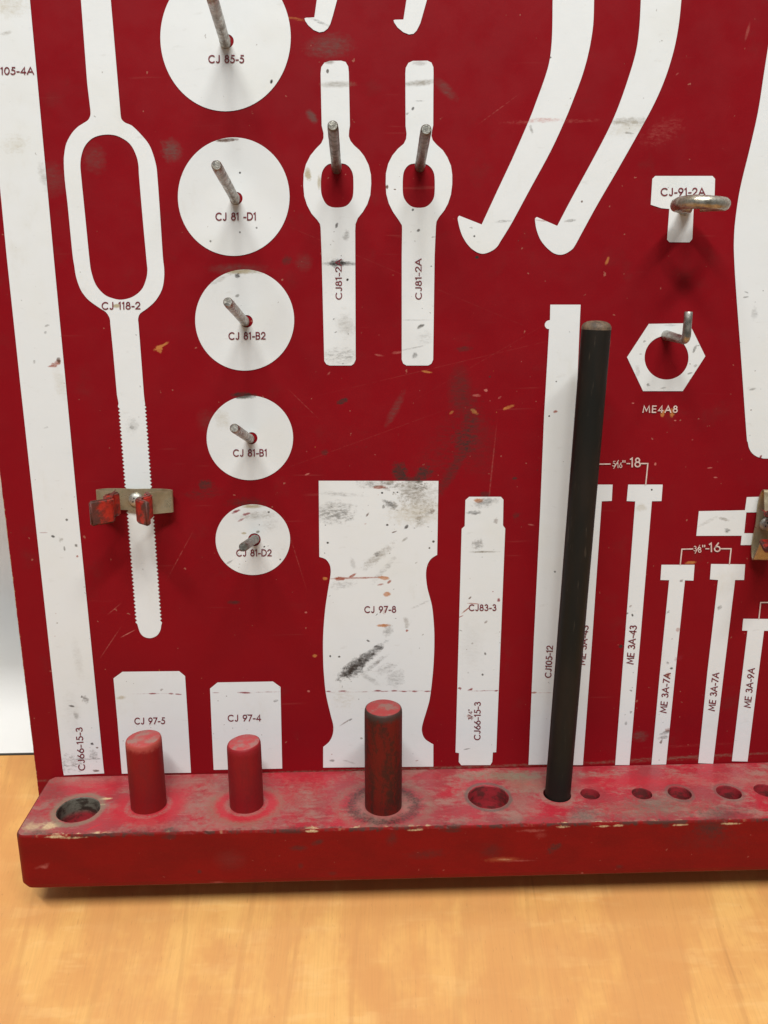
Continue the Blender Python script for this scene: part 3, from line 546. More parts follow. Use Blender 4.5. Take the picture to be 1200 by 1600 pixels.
def ledge_side_mat():
    m, nt, bs = new_mat('red_ledge_front')
    P, sp, pos = plane_coord(nt, (0, 2))
    nA = noise_n(nt, P, 260, 4, 0.65); nB = noise_n(nt, P, 700, 3, 0.6)
    cl = noise_n(nt, P, 26, 5, 0.62, sc=(1, 1.6, 1)); st = noise_n(nt, P, 70, 4, 0.6, sc=(0.4, 4, 1))
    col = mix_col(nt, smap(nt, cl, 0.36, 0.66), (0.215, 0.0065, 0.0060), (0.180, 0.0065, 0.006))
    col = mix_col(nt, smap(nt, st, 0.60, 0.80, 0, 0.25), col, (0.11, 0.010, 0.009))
    col = mix_col(nt, smap(nt, noise_n(nt, P, 300, 2, 0.5), 0.72, 0.76, 0, 0.4), col, (0.42, 0.14, 0.10))
    S = []
    def s(px, py, a, b, an, tint, al, soft=.5, amp=.3, brk=.3):
        c = on_y(px, py, -LD); mx = (on_y(px + 1, py, -LD) - c).length
        S.append((c.x, c.z, a * mx, b * mx, an, tint, al, soft, amp, brk, 0.0))
    s(360, 1344, 16, 12, 0, 'gr', .15, .9); s(312, 1362, 3, 3, 0, 'dk', .6); s(467, 1325, 12, 4, 0, 'dk', .5); s(497, 1316, 8, 4, 20, 'dk', .6, .5, .6)
    s(613, 1310, 6, 10, -20, 'dk', .45, .7, .6); s(665, 1335, 22, 6, 5, 'dk', .45, .7, .7, .5); s(768, 1330, 12, 10, 0, 'dk', .35, .8, .8); s(788, 1343, 9, 1.4, -2, 'cream', .95, .4, .2, .1)
    s(786, 1343, 22, 3.6, 0, 'rb', .85, .6, .5, .3); s(865, 1326, 10, 6, 40, 'dk', .65, .5, 1., .4); s(968, 1354, 4, 3, 0, 'dk', .5, .6, .6); s(1112, 1294, 18, 10, 0, 'dk', .75, .7, .8, .3); s(1110, 1312, 34, 14, 0, 'dk', .28, .8, .9, .5)
    s(70, 1355, 5, 3, 10, 'pk', .55, .4, .7, .3); s(66, 1353, 9, 2, 20, 'pk', .25, .6, .7, .3); s(340, 1379, 8, 1.4, 0, 'pk', .5, .6, .6, .3); s(812, 1345, 18, 1.2, 0, 'pk', .35, .6, .5, .4); s(830, 1298, 14, 2, 0, 'pk', .4, .5, .8, .4)
    s(265, 1308, 8, 4, 0, 'dk', .7, .5, .7, .3); s(459, 1300, 16, 3, 0, 'dk', .6, .5, .7, .3); s(705, 1298, 14, 3, 0, 'dk', .55, .5, .7, .3); s(1041, 1290, 6, 3, 0, 'dk', .6, .5, .7, .3)
    s(910, 1365, 1.5, 1.5, 0, 'pk', .8); s(520, 1365, 6, 3, 0, 'dk', .35); s(470, 1353, 4, 5, 0, 'dk', .35); s(845, 1305, 8, 4, 0, 'pk', .15)
    for (ex_, ey_, ew_) in ((85, 1308, 12), (115, 1309, 15), (487, 1299, 8), (648, 1297, 9), (880, 1292, 8), (942, 1291, 10), (966, 1290, 7), (1062, 1289, 9), (1142, 1287, 12)):
        s(ex_, ey_, ew_, 1.6, 1, 'cream', .9, .4, .8, .4)
    col = stain_chain(nt, col, P, nA, nB, S)
    ed = math_n(nt, 'SUBTRACT', ZT, sp.outputs[2])
    ed = math_n(nt, 'ADD', ed, math_n(nt, 'MULTIPLY', math_n(nt, 'SUBTRACT', nA, 0.5), -0.007))
    en = noise_n(nt, P, 75, 3, 0.7, sc=(1, 0.1, 1))
    bare = math_n(nt, 'MULTIPLY', smap(nt, ed, 0.0006, 0.0013, 1, 0), smap(nt, en, 0.58, 0.70, 0, 0.6))
    grim = math_n(nt, 'MULTIPLY', smap(nt, ed, 0.0008, 0.0022, 1, 0), smap(nt, en, 0.56, 0.44, 0, 0.85))
    col = mix_col(nt, grim, col, (0.06, 0.03, 0.024)); col = mix_col(nt, bare, col, (0.42, 0.24, 0.13))
    nt.links.new(col, bs.inputs['Base Color']); bs.inputs['Roughness'].default_value = 0.5
    bs.inputs['Specular IOR Level'].default_value = 0.12
    bump(nt, bs, math_n(nt, 'ADD', st, noise_n(nt, P, 240, 3, 0.6)), 0.0003, 0.5)
    return m
def hole_mat():
    m, nt, bs = new_mat('drilled_hole_wall')
    tc = nd(nt, 'ShaderNodeTexCoord'); P = tc.outputs['Object']
    st = noise_n(nt, P, 120, 5, 0.7, sc=(1, 1, 2.0)); b = noise_n(nt, P, 50, 3, 0.6)
    sp = nd(nt, 'ShaderNodeSeparateXYZ'); nt.links.new(P, sp.inputs[0])
    left = smap(nt, sp.outputs[0], on_z(160, 1265, ZT).x, on_z(200, 1265, ZT).x, 1, 0)
    col = mix_col(nt, smap(nt, st, 0.42, 0.60), (0.34, 0.02, 0.03), (0.13, 0.022, 0.022))
    raw = mix_col(nt, smap(nt, st, 0.45, 0.60), (0.13, 0.12, 0.095), (0.035, 0.025, 0.018))
    low = smap(nt, sp.outputs[2], ZT - 0.013, ZT - 0.008, 0, 1)
    col = mix_col(nt, math_n(nt, 'MULTIPLY', left, low), col, raw)
    nt.links.new(col, bs.inputs['Base Color']); bs.inputs['Roughness'].default_value = 0.6
    bump(nt, bs, st, 0.0004, 0.6)
    return m
ledge = obj('ledge', bm, [ledge_top_mat(), ledge_side_mat(), hole_mat()], board)
tag(ledge, 'worn red wooden ledge drilled with holes along the bottom of the board')

# --- wooden pegs
def line_top(base, px, py):      # height of the vertical through base where it meets the photo ray
    d = ray(px, py); h = math.hypot(d.x, d.y); t = math.hypot(base.x - CAM.x, base.y - CAM.y) / h
    return CAM.z + d.z * t
def peg_mat(name, side, side2, streak, topc, edge, H):
    m, nt, bs = new_mat(name)
    tc = nd(nt, 'ShaderNodeTexCoord'); P = tc.outputs['Object']
    sp = nd(nt, 'ShaderNodeSeparateXYZ'); nt.links.new(P, sp.inputs[0])
    n1 = noise_n(nt, P, 90, 5, 0.7, sc=(1, 1, .3)); n2 = noise_n(nt, P, 380, 4, 0.7)
    nx = math_n(nt, 'ADD', n1, math_n(nt, 'MULTIPLY', math_n(nt, 'SUBTRACT', n2, 0.5), 0.5))
    col = mix_col(nt, smap(nt, nx, 0.42, 0.62, 0, streak), side, side2)
    up = math_n(nt, 'ADD', sp.outputs[2], math_n(nt, 'MULTIPLY', math_n(nt, 'SUBTRACT', n2, 0.5), 0.006))
    rim = math_n(nt, 'MULTIPLY', smap(nt, up, H - 0.006, H - 0.002), 0.85)
    col = mix_col(nt, rim, col, edge)
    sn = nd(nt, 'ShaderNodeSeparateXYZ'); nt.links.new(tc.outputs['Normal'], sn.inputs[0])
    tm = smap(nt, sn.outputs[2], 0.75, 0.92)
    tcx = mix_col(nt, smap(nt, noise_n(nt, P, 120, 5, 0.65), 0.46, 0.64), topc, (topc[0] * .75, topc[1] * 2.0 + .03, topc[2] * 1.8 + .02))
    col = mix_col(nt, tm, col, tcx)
    nt.links.new(col, bs.inputs['Base Color']); bs.inputs['Roughness'].default_value = 0.5; bs.inputs['Specular IOR Level'].default_value = 0.2
    bump(nt, bs, math_n(nt, 'ADD', n1, math_n(nt, 'MULTIPLY', n2, .5)), 0.0006, 0.5)
    return m
def make_peg(bx, by, tx, ty, r, slant, mats, label, lip=0.0018):
    base = on_z(bx, by, ZT); H = line_top(base, tx, ty) - ZT
    bm = bmesh.new(); S = 48
    prof = [(-0.004, r * .995), (0.0, r), (H * .3, r * 1.0), (H * .7, r * .998), (H - lip * 2.2, r * .995), (H - lip, r * .985), (H - lip * .35, r * .95), (H, r * .86)]
    prev = None
    for (z, rr) in prof:
        ring = []
        for k in range(S):
            a = 2 * math.pi * k / S
            wob = 1 + 0.006 * mnoise.noise(Vector((math.cos(a) * 1.5, math.sin(a) * 1.5, z * 60 + bx)))
            x, y = rr * wob * math.cos(a), rr * wob * math.sin(a)
            zz = z + (x * slant[0] + y * slant[1]) * max(0, min(1, (z - H * .7) / (H * .3)))
            ring.append(bm.verts.new((x, y, zz)))
        if prev:
            for k in range(S): bm.faces.new((prev[k], prev[(k + 1) % S], ring[(k + 1) % S], ring[k]))
        prev = ring
    c = bm.verts.new((0, 0, H + 0.0003))
    for k in range(S): bm.faces.new((prev[k], prev[(k + 1) % S], c))
    finish(bm)
    o = obj('peg', bm, mats(H), board, angle=50)
    o.location = (base.x, base.y, ZT)
    tag(o, label)
    return o
make_peg(232.5, 1256.5, 227.5, 1152, 0.0114, (0.05, 0.0), lambda H: peg_mat('red_peg_paint_chipped', (0.23, 0.009, 0.010), (0.18, 0.012, 0.013), .6, (0.42, 0.07, 0.07), (0.42, 0.075, 0.06), H), 'red wooden peg with a chipped yellowish rim')
make_peg(385.5, 1256, 383, 1159, 0.0109, (0.09, 0.0), lambda H: peg_mat('red_peg_paint', (0.235, 0.009, 0.012), (0.18, 0.011, 0.013), .6, (0.44, 0.065, 0.07), (0.27, 0.015, 0.02), H), 'clean red wooden peg, the shortest of the three')
make_peg(599, 1258, 599, 1105, 0.0120, (0.0, 0.0), lambda H: peg_mat('grimy_peg_paint', (0.130, 0.010, 0.007), (0.040, 0.014, 0.010), .85, (0.33, 0.045, 0.045), (0.05, 0.036, 0.03), H), 'tall grimy red peg worn dark along its sides')

# --- metal pins
def make_pin(b, t, L, dia, mat, label, bend=0.0, screw=False):
    p0 = on_y(*b); p1 = on_y(t[0], t[1], -L)
    d = (p1 - p0).normalized(); ln = (p1 - p0).length; r = dia / 2
    pts = [p0 - d * 0.004]; rr = [r * 1.02]
    N = 14
    for k in range(N + 1):
        f = k / N
        q = p0.lerp(p1, f * (1 - 0.0008 / ln)); q = q + Vector((0, 0, bend * math.sin(math.pi * f)))
        pts.append(q); rr.append(r * (1.1 if 0.04 < f < 0.09 else 1.0) * (1 + 0.02 * mnoise.noise(Vector((f * 9, b[0], 0)))))
    rr[-1] = r * .96
    pts.append(p1); rr.append(r * .78)
    bm = bmesh.new(); tube(bm, pts, rr, 20, ridge=0.05); finish(bm)
    o = obj('pin', bm, mat, board, angle=40)
    tag(o, label)
make_pin((352.5, 68), (330, -8), 0.066, 0.0058, M_STEEL, 'steel pin on the largest white disc at the top')
make_pin((368, 312), (338, 258), 0.073, 0.0055, M_STEEL, 'steel pin on the second white disc from the top')
make_pin((383, 503), (356, 472), 0.072, 0.0053, M_STEEL, 'steel pin on the middle white disc')
make_pin((391, 686), (366, 669), 0.070, 0.0053, M_STEEL, 'steel pin on the second white disc from the bottom')
make_pin((399, 842), (380, 855), 0.062, 0.0054, M_STEEL_DARK, 'dull steel pin on the smallest white disc')
make_pin((526, 264), (520, 196), 0.070, 0.0056, M_STEEL_DARK, 'upturned pin in the red opening of the left wrench outline')
make_pin((656, 261), (666, 202), 0.070, 0.0057, M_STEEL_DARK, 'upturned pin in the red opening of the right wrench outline')

# --- screw eye and right-angle hook
b0 = on_y(1069, 328)
ex = on_y(1094, 319, -0.026)
bm = bmesh.new(); rr_ring = 0.0124; N = 44
pts = []; rads = []
sh = Vector((ex.x - b0.x, ex.y - b0.y, 0)).normalized()
a0 = math.atan2(-sh.y, -sh.x)
pts = [b0 + Vector((0, 0.004, 0)), b0 + Vector((0, -0.003, 0.0004))]; 
ringp = []
for k in range(N):
    a = a0 + R(18) + R(322) * k / (N - 1)
    ringp.append(Vector((ex.x + rr_ring * math.cos(a), ex.y + rr_ring * math.sin(a), ex.z + 0.0004 * math.sin(a * 2))))
pts += ringp
tube(bm, smooth_pts([tuple(p) for p in pts], 2), 0.0037, 18, ridge=0.06); finish(bm)
o = obj('screw_eye', bm, M_ZINC, board, angle=60); tag(o, 'closed metal ring screwed into the T shaped outline')
h0 = on_y(1041, 524); h1 = on_y(1072, 532, -0.031); h2 = on_y(1076, 487, -0.031)
bm = bmesh.new()
dv = (h1 - h0)
corner = []
for k in range(9):
    t = k / 8; a = h1 - dv.normalized() * 0.0038; c = h1 + (h2 - h1).normalized() * 0.0038
    corner.append(tuple(a * (1 - t) ** 2 + h1 * 2 * t * (1 - t) + c * t * t))
tube(bm, [tuple(h0 - dv * .12), tuple(h0), tuple(h0 + dv * .4)] + corner + [tuple(h1.lerp(h2, .6)), tuple(h1.lerp(h2, .97)), tuple(h2)],
     [0.0032, 0.0032, 0.0027] + [0.0025] * 9 + [0.0024, 0.0024, 0.0021], 18, ridge=0.05)
finish(bm)
o = obj('angle_hook', bm, M_STEEL, board, angle=40); tag(o, 'right angle hook turned up beside the hexagon outline')

# --- spring clips
def strip(bm, prof, h, th, grow=0.0):
    """sheet strip: profile in (x, forward), extruded along z; th thickness"""
    P2 = [Vector((p[0], p[1])) for p in prof]; L = []; Rr = []
    for i, p in enumerate(P2):
        a = P2[max(i - 1, 0)]; b = P2[min(i + 1, len(P2) - 1)]; t = (b - a).normalized(); nrm = Vector((-t.y, t.x))
        L.append(p + nrm * th / 2); Rr.append(p - nrm * th / 2)
    loop = L + Rr[::-1]
    lo = [bm.verts.new((q.x, -q.y, -h / 2)) for q in loop]; hi = [bm.verts.new((q.x, -q.y, h / 2)) for q in loop]
    n = len(loop)
    for k in range(n): bm.faces.new((lo[k], lo[(k + 1) % n], hi[(k + 1) % n], hi[k]))
    m = len(L)
    for i in range(m - 1):
        a, b, c, d = i, i + 1, n - 2 - i, n - 1 - i
        bm.faces.new((lo[a], lo[b], lo[c], lo[d])); bm.faces.new((hi[a], hi[d], hi[c], hi[b]))
def make_clip(px, py, rot, label, s=1.0):
    c = on_y(px, py)
    e = empty('spring_clip', (c.x, -0.0006, c.z), board); tag(e, label)
    mm = 0.001 * s
    half = [(0, 2.0), (8, 1.2), (15, 1.0), (19.5, 2.0), (22.2, 3.4), (23.2, 4.8), (22.7, 6.2), (20.5, 7.0), (15, 9.4), (11.0, 11.2), (9.4, 12.6), (9.6, 14.0)]
    half = smooth_pts(half, 3)
    prof = [(-x * mm, y * mm) for x, y in half[::-1]] + [(x * mm, y * mm) for x, y in half[1:]]
    bm = bmesh.new(); strip(bm, prof, 0.0138 * s, 0.0009 * s); finish(bm)
    bmesh.ops.remove_doubles(bm, verts=bm.verts[:], dist=1e-7)
    obj('clip_body', bm, M_BRASSY, e, angle=35)
    for sg in (-1, 1):
        jaw = [(8.8, 10.6), (10.6, 15), (13.2, 18.5), (12.6, 22.5), (9.0, 26.0), (9.4, 28.2), (13, 31.5), (18.8, 36.0)]
        if sg > 0: jaw = [(8.8, 10.6), (10.4, 15), (12.2, 18.5), (11.0, 22.5), (7.6, 26.0), (7.8, 28.2), (10.5, 31.5), (15.2, 35.5)]
        jw = smooth_pts([(sg * x * mm, y * mm) for x, y in jaw], 4)
        bm = bmesh.new(); strip(bm, jw, 0.0150 * s, 0.0034 * s)
        bmesh.ops.remove_doubles(bm, verts=bm.verts[:], dist=1e-7); finish(bm)
        bmesh.ops.bevel(bm, geom=[ed for ed in bm.edges if len(ed.link_faces) == 2 and ed.calc_face_angle(0) > R(60)], offset=0.0009 * s, segments=3, affect='EDGES')
        for v in bm.verts:
            v.co += Vector((1, 1, 1)) * 0.0003 * mnoise.noise(v.co * 420)
        obj('jaw', bm, M_VINYL, e, angle=50)
    # round head screw
    bm = bmesh.new(); prev = None; S = 28
    for k in range(8):
        a = R(90 * k / 7); r = 0.0046 * s * math.cos(a); y = 0.0026 * mm * 0 + 0.0024 * s + 0.0026 * s * math.sin(a)
        if k == 7: r = 0.0003
        ring = [bm.verts.new((r * math.cos(2 * math.pi * j / S), -y, r * math.sin(2 * math.pi * j / S))) for j in range(S)]
        if prev:
            for j in range(S): bm.faces.new((prev[j], prev[(j + 1) % S], ring[(j + 1) % S], ring[j]))
        prev = ring
    bm.faces.new(prev); finish(bm)
    sc = obj('screw', bm, M_SCREW, e, smooth=True)
    bm = bmesh.new()
    for an in (25, 115):
        a = R(an); d = Vector((math.cos(a), 0, math.sin(a))); q = Vector((-d.z, 0, d.x))
        y0 = -(0.0051 + (0.00002 if an == 25 else 0)) * s
        lo = [bm.verts.new(d * sx * 0.0021 * s + q * sq * 0.0004 * s + Vector((0, y0 + (0.0006 if abs(sx) > .5 else 0) * s, 0))) for sx, sq in ((-1, -1), (1, -1), (1, 1), (-1, 1))]
        f = bm.faces.new(lo); r_ = bmesh.ops.extrude_face_region(bm, geom=[f])
        for v in r_['geom']:
            if isinstance(v, bmesh.types.BMVert): v.co.y += -0.0004 * s
    finish(bm)
    obj('screw_slot', bm, M_DARK, sc)
    e.rotation_euler = (0, R(rot), 0)
    return e
make_clip(214.5, 779, 1.0, 'spring clip with red dipped jaws over the double toothed outline')
make_clip(1194, 817, 92, 'spring clip turned upright at the right edge of the board')

# ------------------------------------------------------------------ stroke lettering
def arc(cx, cy, rx, ry, a0, a1, n=12):
    return [(cx + rx * math.cos(R(a0 + (a1 - a0) * k / n)), cy + ry * math.sin(R(a0 + (a1 - a0) * k / n))) for k in range(n + 1)]
GL = {
 'C': (.86, [arc(.46, .5, .46, .5, 48, 312, 18)]),
 'J': (.50, [[(.42, 1), (.42, .25)] + arc(.22, .24, .20, .24, 0, -150, 8)[1:]]),
 'M': (1.0, [[(.02, 0), (.14, 1), (.5, .2), (.86, 1), (.98, 0)]]),
 'E': (.56, [[(.54, 1), (.04, 1), (.04, 0), (.54, 0)], [(.04, .52), (.5, .52)]]),
 'A': (.84, [[(0, 0), (.42, 1), (.84, 0)], [(.16, .33), (.68, .33)]]),
 'B': (.62, [[(.04, 0), (.04, 1), (.30, 1)] + arc(.30, .76, .24, .24, 90, -90, 8) + [(.04, .52)], [(.28, .52)] + arc(.30, .26, .29, .26, 90, -90, 8) + [(.04, 0)]]),
 'D': (.78, [[(.04, 0), (.04, 1), (.28, 1)] + arc(.28, .5, .48, .5, 90, -90, 14) + [(.04, 0)]]),
 '0': (.64, [arc(.32, .5, .30, .5, 90, 450, 22)]),
 '1': (.30, [[(.02, .86), (.20, 1), (.20, 0)]]),
 '2': (.60, [arc(.30, .71, .27, .29, 170, -38, 10) + [(.03, .02), (.60, .02)]]),
 '3': (.58, [arc(.28, .76, .22, .24, 150, -90, 9), arc(.28, .27, .28, .27, 90, -150, 11)]),
 '4': (.66, [[(.50, 0), (.50, 1), (.02, .26), (.66, .26)]]),
 '5': (.58, [[(.54, 1), (.18, 1), (.10, .56)] + arc(.26, .32, .30, .32, 118, -140, 12)]),
 '6': (.62, [[(.44, 1), (.10, .50)] + arc(.31, .30, .28, .30, 145, 505, 18)]),
 '7': (.56, [[(.02, 1), (.56, 1), (.16, 0)]]),
 '8': (.60, [arc(.30, .76, .21, .23, 90, 450, 14), arc(.30, .27, .28, .27, 90, 450, 16)]),
 '9': (.62, [[(.18, 0), (.52, .50)] + arc(.31, .70, .28, .30, -35, 325, 18)]),
 '-': (.34, [[(.02, .36), (.34, .36)]]),
 '/': (.46, [[(0, -.1), (.46, 1.05)]]),
 '"': (.26, [[(.05, 1.05), (.05, .78)], [(.21, 1.05), (.21, .78)]]),
 ' ': (.34, []),
}
def ribbon(bm, pts, hw, y):
    """pts in photo pixels, constant half width"""
    q = []
    for p in pts:
        if not q or math.hypot(p[0] - q[-1][0], p[1] - q[-1][1]) > 1e-4: q.append(p)
    n = len(q)
    closed = math.hypot(q[0][0] - q[-1][0], q[0][1] - q[-1][1]) < 1e-3 and n > 4
    if closed: q = q[:-1]; n -= 1
    A, B = [], []
    for i, p in enumerate(q):
        if closed: a, b = q[(i - 1) % n], q[(i + 1) % n]
        else: a, b = q[max(i - 1, 0)], q[min(i + 1, n - 1)]
        def un(u, v):
            l = math.hypot(v[0] - u[0], v[1] - u[1]) or 1; return ((v[0] - u[0]) / l, (v[1] - u[1]) / l)
        if a == p: t = un(p, b); k = 1
        elif b == p: t = un(a, p); k = 1
        else:
            t1 = un(a, p); t2 = un(p, b); t = (t1[0] + t2[0], t1[1] + t2[1]); l = math.hypot(*t)
            if l < .3: t = t2; k = 1
            else: t = (t[0] / l, t[1] / l); k = min(1 / max(l / 2, .3), 1.9)
        nx, ny = -t[1] * hw * k, t[0] * hw * k
        ex_, ey_ = 0, 0
        if not closed and i == 0: ex_, ey_ = -t[0] * hw * .8, -t[1] * hw * .8
        if not closed and i == n - 1: ex_, ey_ = t[0] * hw * .8, t[1] * hw * .8
        for lst, sg in ((A, 1), (B, -1)):
            w_ = on_y(p[0] + nx * sg + ex_, p[1] + ny * sg + ey_); lst.append(bm.verts.new((w_.x, y, w_.z)))
    m = n if closed else n - 1
    for i in range(m):
        j = (i + 1) % n
        bm.faces.new((A[i], A[j], B[j], B[i]))
def text_px(bm, s, p0, p1, h, wt=0.085, gap=0.20, y=-0.0006, skew=0.0):
    """letters along the baseline p0 -> p1 (photo pixels) with cap height h"""
    tot = sum(GL[c][0] for c in s) + gap * (len(s) - 1)
    dx, dy = p1[0] - p0[0], p1[1] - p0[1]; W = math.hypot(dx, dy); ux, uy = dx / W, dy / W; vx, vy = uy, -ux
    sx = W / tot; x = 0; k = 0
    for c in s:
        wdt, strokes = GL[c]
        for st in strokes:
            pts = [(p0[0] + ux * (x + a + skew * b) * sx + vx * b * h, p0[1] + uy * (x + a + skew * b) * sx + vy * b * h) for a, b in st]
            ribbon(bm, pts, h * wt, y - 0.000004 * (k % 5)); k += 1
        x += wdt + gap
def fix_front(bm):
    for f in bm.faces:
        f.normal_update()
        if f.normal.y > 0: f.normal_flip()
    return bm
def lettering(items, parent, white=False, label=None, **kw):
    for it in items:
        bm = bmesh.new(); text_px(bm, it[0], it[1], it[2], it[3], **({**kw, **(it[4] if len(it) > 4 else {})}))
        obj('lettering', fix_front(bm), M_LETTER_WHITE if white else M_LETTER_RED, parent)

def shape(outer, holes=(), label=None, text=None, name='painted_outline'):
    bb = bbox(outer)
    mat = paint_mat('white_paint', WHITE, 'w', bb, rough=0.40)
    o = flat_from_px(name, outer, holes, 0.0003, mat)
    if label: tag(o, label)
    if text: lettering(text, o)
    return o

# left long strip
shape([(-37, -120), (36, -120), (47, 0), (84, 400), (122, 800), (142, 1000), (162, 1200), (163, 1208), (100, 1211), (98, 1200), (76, 1000), (54, 800), (32, 600), (10.7, 400), (0, 290), (-14, 150), (-27, 0)],
      label='long white strip outline at the far left', text=[('CJ105-4A', (-19, 116.5), (53, 116), 10.5), ('CJ66-15-3', (133, 1202), (128.5, 1136), 9.5)])
# double-toothed outline with an oval ring
outer = [(122, -120), (168, -120), (173.3, 0), (181, 90), (188.5, 178)]
outer += smooth_pts([(188.5, 178), (190, 186), (196, 192), (207, 197), (223, 213), (233, 226), (239, 240), (244, 258), (246, 275), (250, 330), (254.5, 400), (256.5, 418), (256.5, 435), (253, 453), (243, 470), (230, 482), (219, 490), (216, 498), (216.5, 505)], 3)
outer += [(220, 550), (225, 617), (227, 633)]
def teeth(p, q, n, d):
    out = []
    for k in range(n):
        for f, o in ((.0, 0), (.55, d)):
            t = (k + f) / n; out.append((p[0] + (q[0] - p[0]) * t + o, p[1] + (q[1] - p[1]) * t))
    return out
outer += teeth((225.6, 633), (250.6, 975), 58, 3.0)
outer += smooth_pts([(252, 977), (250.5, 985), (245, 993), (235, 996.8), (225, 994.5), (219, 988), (215.6, 978)], 4)
outer += [(x, y) for x, y in teeth((214.8, 975), (187.2, 633), 58, -3.0)]
outer += [(185.5, 630), (183, 617), (177, 550), (172.5, 505)]
outer += smooth_pts([(172.5, 505), (171.5, 497), (166, 488), (157, 482), (140, 470), (131, 460), (125, 450), (119, 432), (116.3, 415), (113.3, 395), (106, 320), (101.7, 283), (100, 255), (100.8, 240), (104, 224), (112, 209), (121, 199), (130, 193), (138, 187.5), (141.5, 180), (141.5, 172)], 3)
outer += [(136.5, 130), (126.7, 0)]
hole = smooth_pts([(167, 210.3), (180, 211.5), (190, 215.5), (200, 222), (207.5, 231), (214, 246), (216.7, 260), (217.5, 275), (223, 340), (229, 405), (230.5, 423), (228, 438), (221, 453), (207, 464), (190, 468.3), (176, 466), (163, 460), (150, 445), (143, 425), (140, 405), (133, 335), (127.5, 280), (125.8, 258), (127.5, 243), (132.5, 229), (142, 218), (153, 212.5)], 4, closed=True)
shape(outer, [hole], 'white outline of a double toothed blade with an oval ring', [('CJ 118-2', (160, 483), (219, 482.5), 10.5)])
# discs
DISCS = [(352.5, 58.5, 101.8, 115.5, (352.7, 65), 10, 'largest white disc outline, cut by the top edge', 'CJ 85-5', (326.5, 98), (381, 98), 11),
         (365.3, 307.3, 87.2, 92.5, (367.5, 310.5), 9, 'second largest white disc outline', 'CJ 81 -D1', (337.7, 344), (400, 343.5), 11),
         (382.4, 500, 77.3, 79, (384, 502.5), 8.6, 'middle sized white disc outline', 'CJ 81-B2', (358, 530), (414.5, 529.5), 10.3),
         (390.5, 684, 67.5, 66, (391.5, 685), 8.2, 'second smallest white disc outline', 'CJ 81-B1', (365, 712.5), (417, 712), 10),
         (395.2, 843, 58.2, 55.2, (396, 843.5), 8.8, 'smallest white disc outline, lowest in the column', 'CJ 81-D2', (370, 868.3), (424, 868), 9.6)]
for (cx, cy, rx, ry, hc, hr, lab, tx, a, b, h) in DISCS:
    shape(ell(cx, cy, rx, ry, 96), [ell(hc[0] + 1.5, hc[1] - 0.5, hr + 1.2, hr + 1.2, 28)], lab, [(tx, a, b, h)])
# two ring wrenches
w1 = [(501, 115), (502, 105), (507, 98), (515, 95.3), (533, 95), (540, 97), (544, 104), (545, 113), (545.8, 150), (546.7, 196), (545.5, 204), (545, 213), (547.5, 220), (553, 227), (562, 235), (569, 244), (576, 258), (579.5, 273), (580, 287), (578.5, 305), (574, 319), (567, 331), (559, 341), (555.5, 350), (555, 360), (555.7, 562), (553, 568), (549, 571), (515, 571), (510, 569), (506.7, 564), (502.7, 400), (501, 356), (500, 350), (496, 344), (487, 334), (480, 321), (475.5, 307), (474, 290), (474.5, 272), (478, 257), (485, 243), (494, 232), (502, 224), (505.5, 216), (505.5, 208), (502.7, 197)]
w1h = [(501.7, 278), (504.5, 266), (511, 258), (519, 255.5), (535, 255.5), (543, 258.5), (549, 266), (552, 277), (552, 302), (549, 313), (542, 321), (533, 324), (520, 324), (511, 320), (505, 311), (501.7, 299)]
shape(w1, [smooth_pts(w1h, 3, True)], 'left of the two ring wrench outlines', [('CJ81-2A', (534, 467), (533.3, 405), 9)])
w2 = [(633.3, 115), (634, 106), (638, 98.5), (645, 95.3), (668, 95), (674, 98), (677, 105), (677.3, 114), (677, 150), (676.8, 196), (675, 204), (674, 212), (676, 219), (682, 226), (692, 235), (699, 246), (704.5, 259), (706.5, 273), (706.5, 288), (704.5, 304), (700, 318), (694, 329), (686, 339), (682, 346), (681, 354), (679, 400), (676.7, 562), (674, 568), (669, 571), (635, 571), (630, 568), (627.7, 562), (627.7, 400), (628.3, 358), (628, 352), (623, 344), (614, 331), (607.5, 318), (603.5, 303), (602.7, 287), (603, 271), (606.5, 256), (613, 243), (621.7, 232.5), (631, 224.5), (634.5, 217), (635.3, 209), (633.7, 197)]
w2h = [(629.5, 277), (632, 266), (638, 258.5), (646, 255.7), (662, 255.7), (670, 259), (676, 266), (679, 277), (679, 302), (676, 313), (669, 321), (661, 324.3), (648, 324.3), (639, 320), (632, 311), (629.3, 300)]
shape(w2, [smooth_pts(w2h, 3, True)], 'right of the two ring wrench outlines', [('CJ81-2A', (658.5, 467), (658, 404.5), 9)])
# small hook tips at the top edge
shape([(505, -120), (548, -120), (537, -50), (526.7, 0), (520, 25), (516, 38), (512, 45), (506, 49.5), (499, 50.7), (490, 47), (481.5, 39.5), (477, 33), (475.8, 29), (478, 28), (491.2, 27.3), (495, 0), (499, -50)], label='left small hook outline at the top edge')
shape([(648, -120), (690, -120), (678, -50), (667, 0), (660, 25), (656.5, 37), (651, 48), (646, 53), (639, 54), (630, 50.5), (621, 43), (616, 35.5), (614.8, 32), (617, 31), (630.3, 30.7), (635, 0), (641, -50)], label='right small hook outline at the top edge')
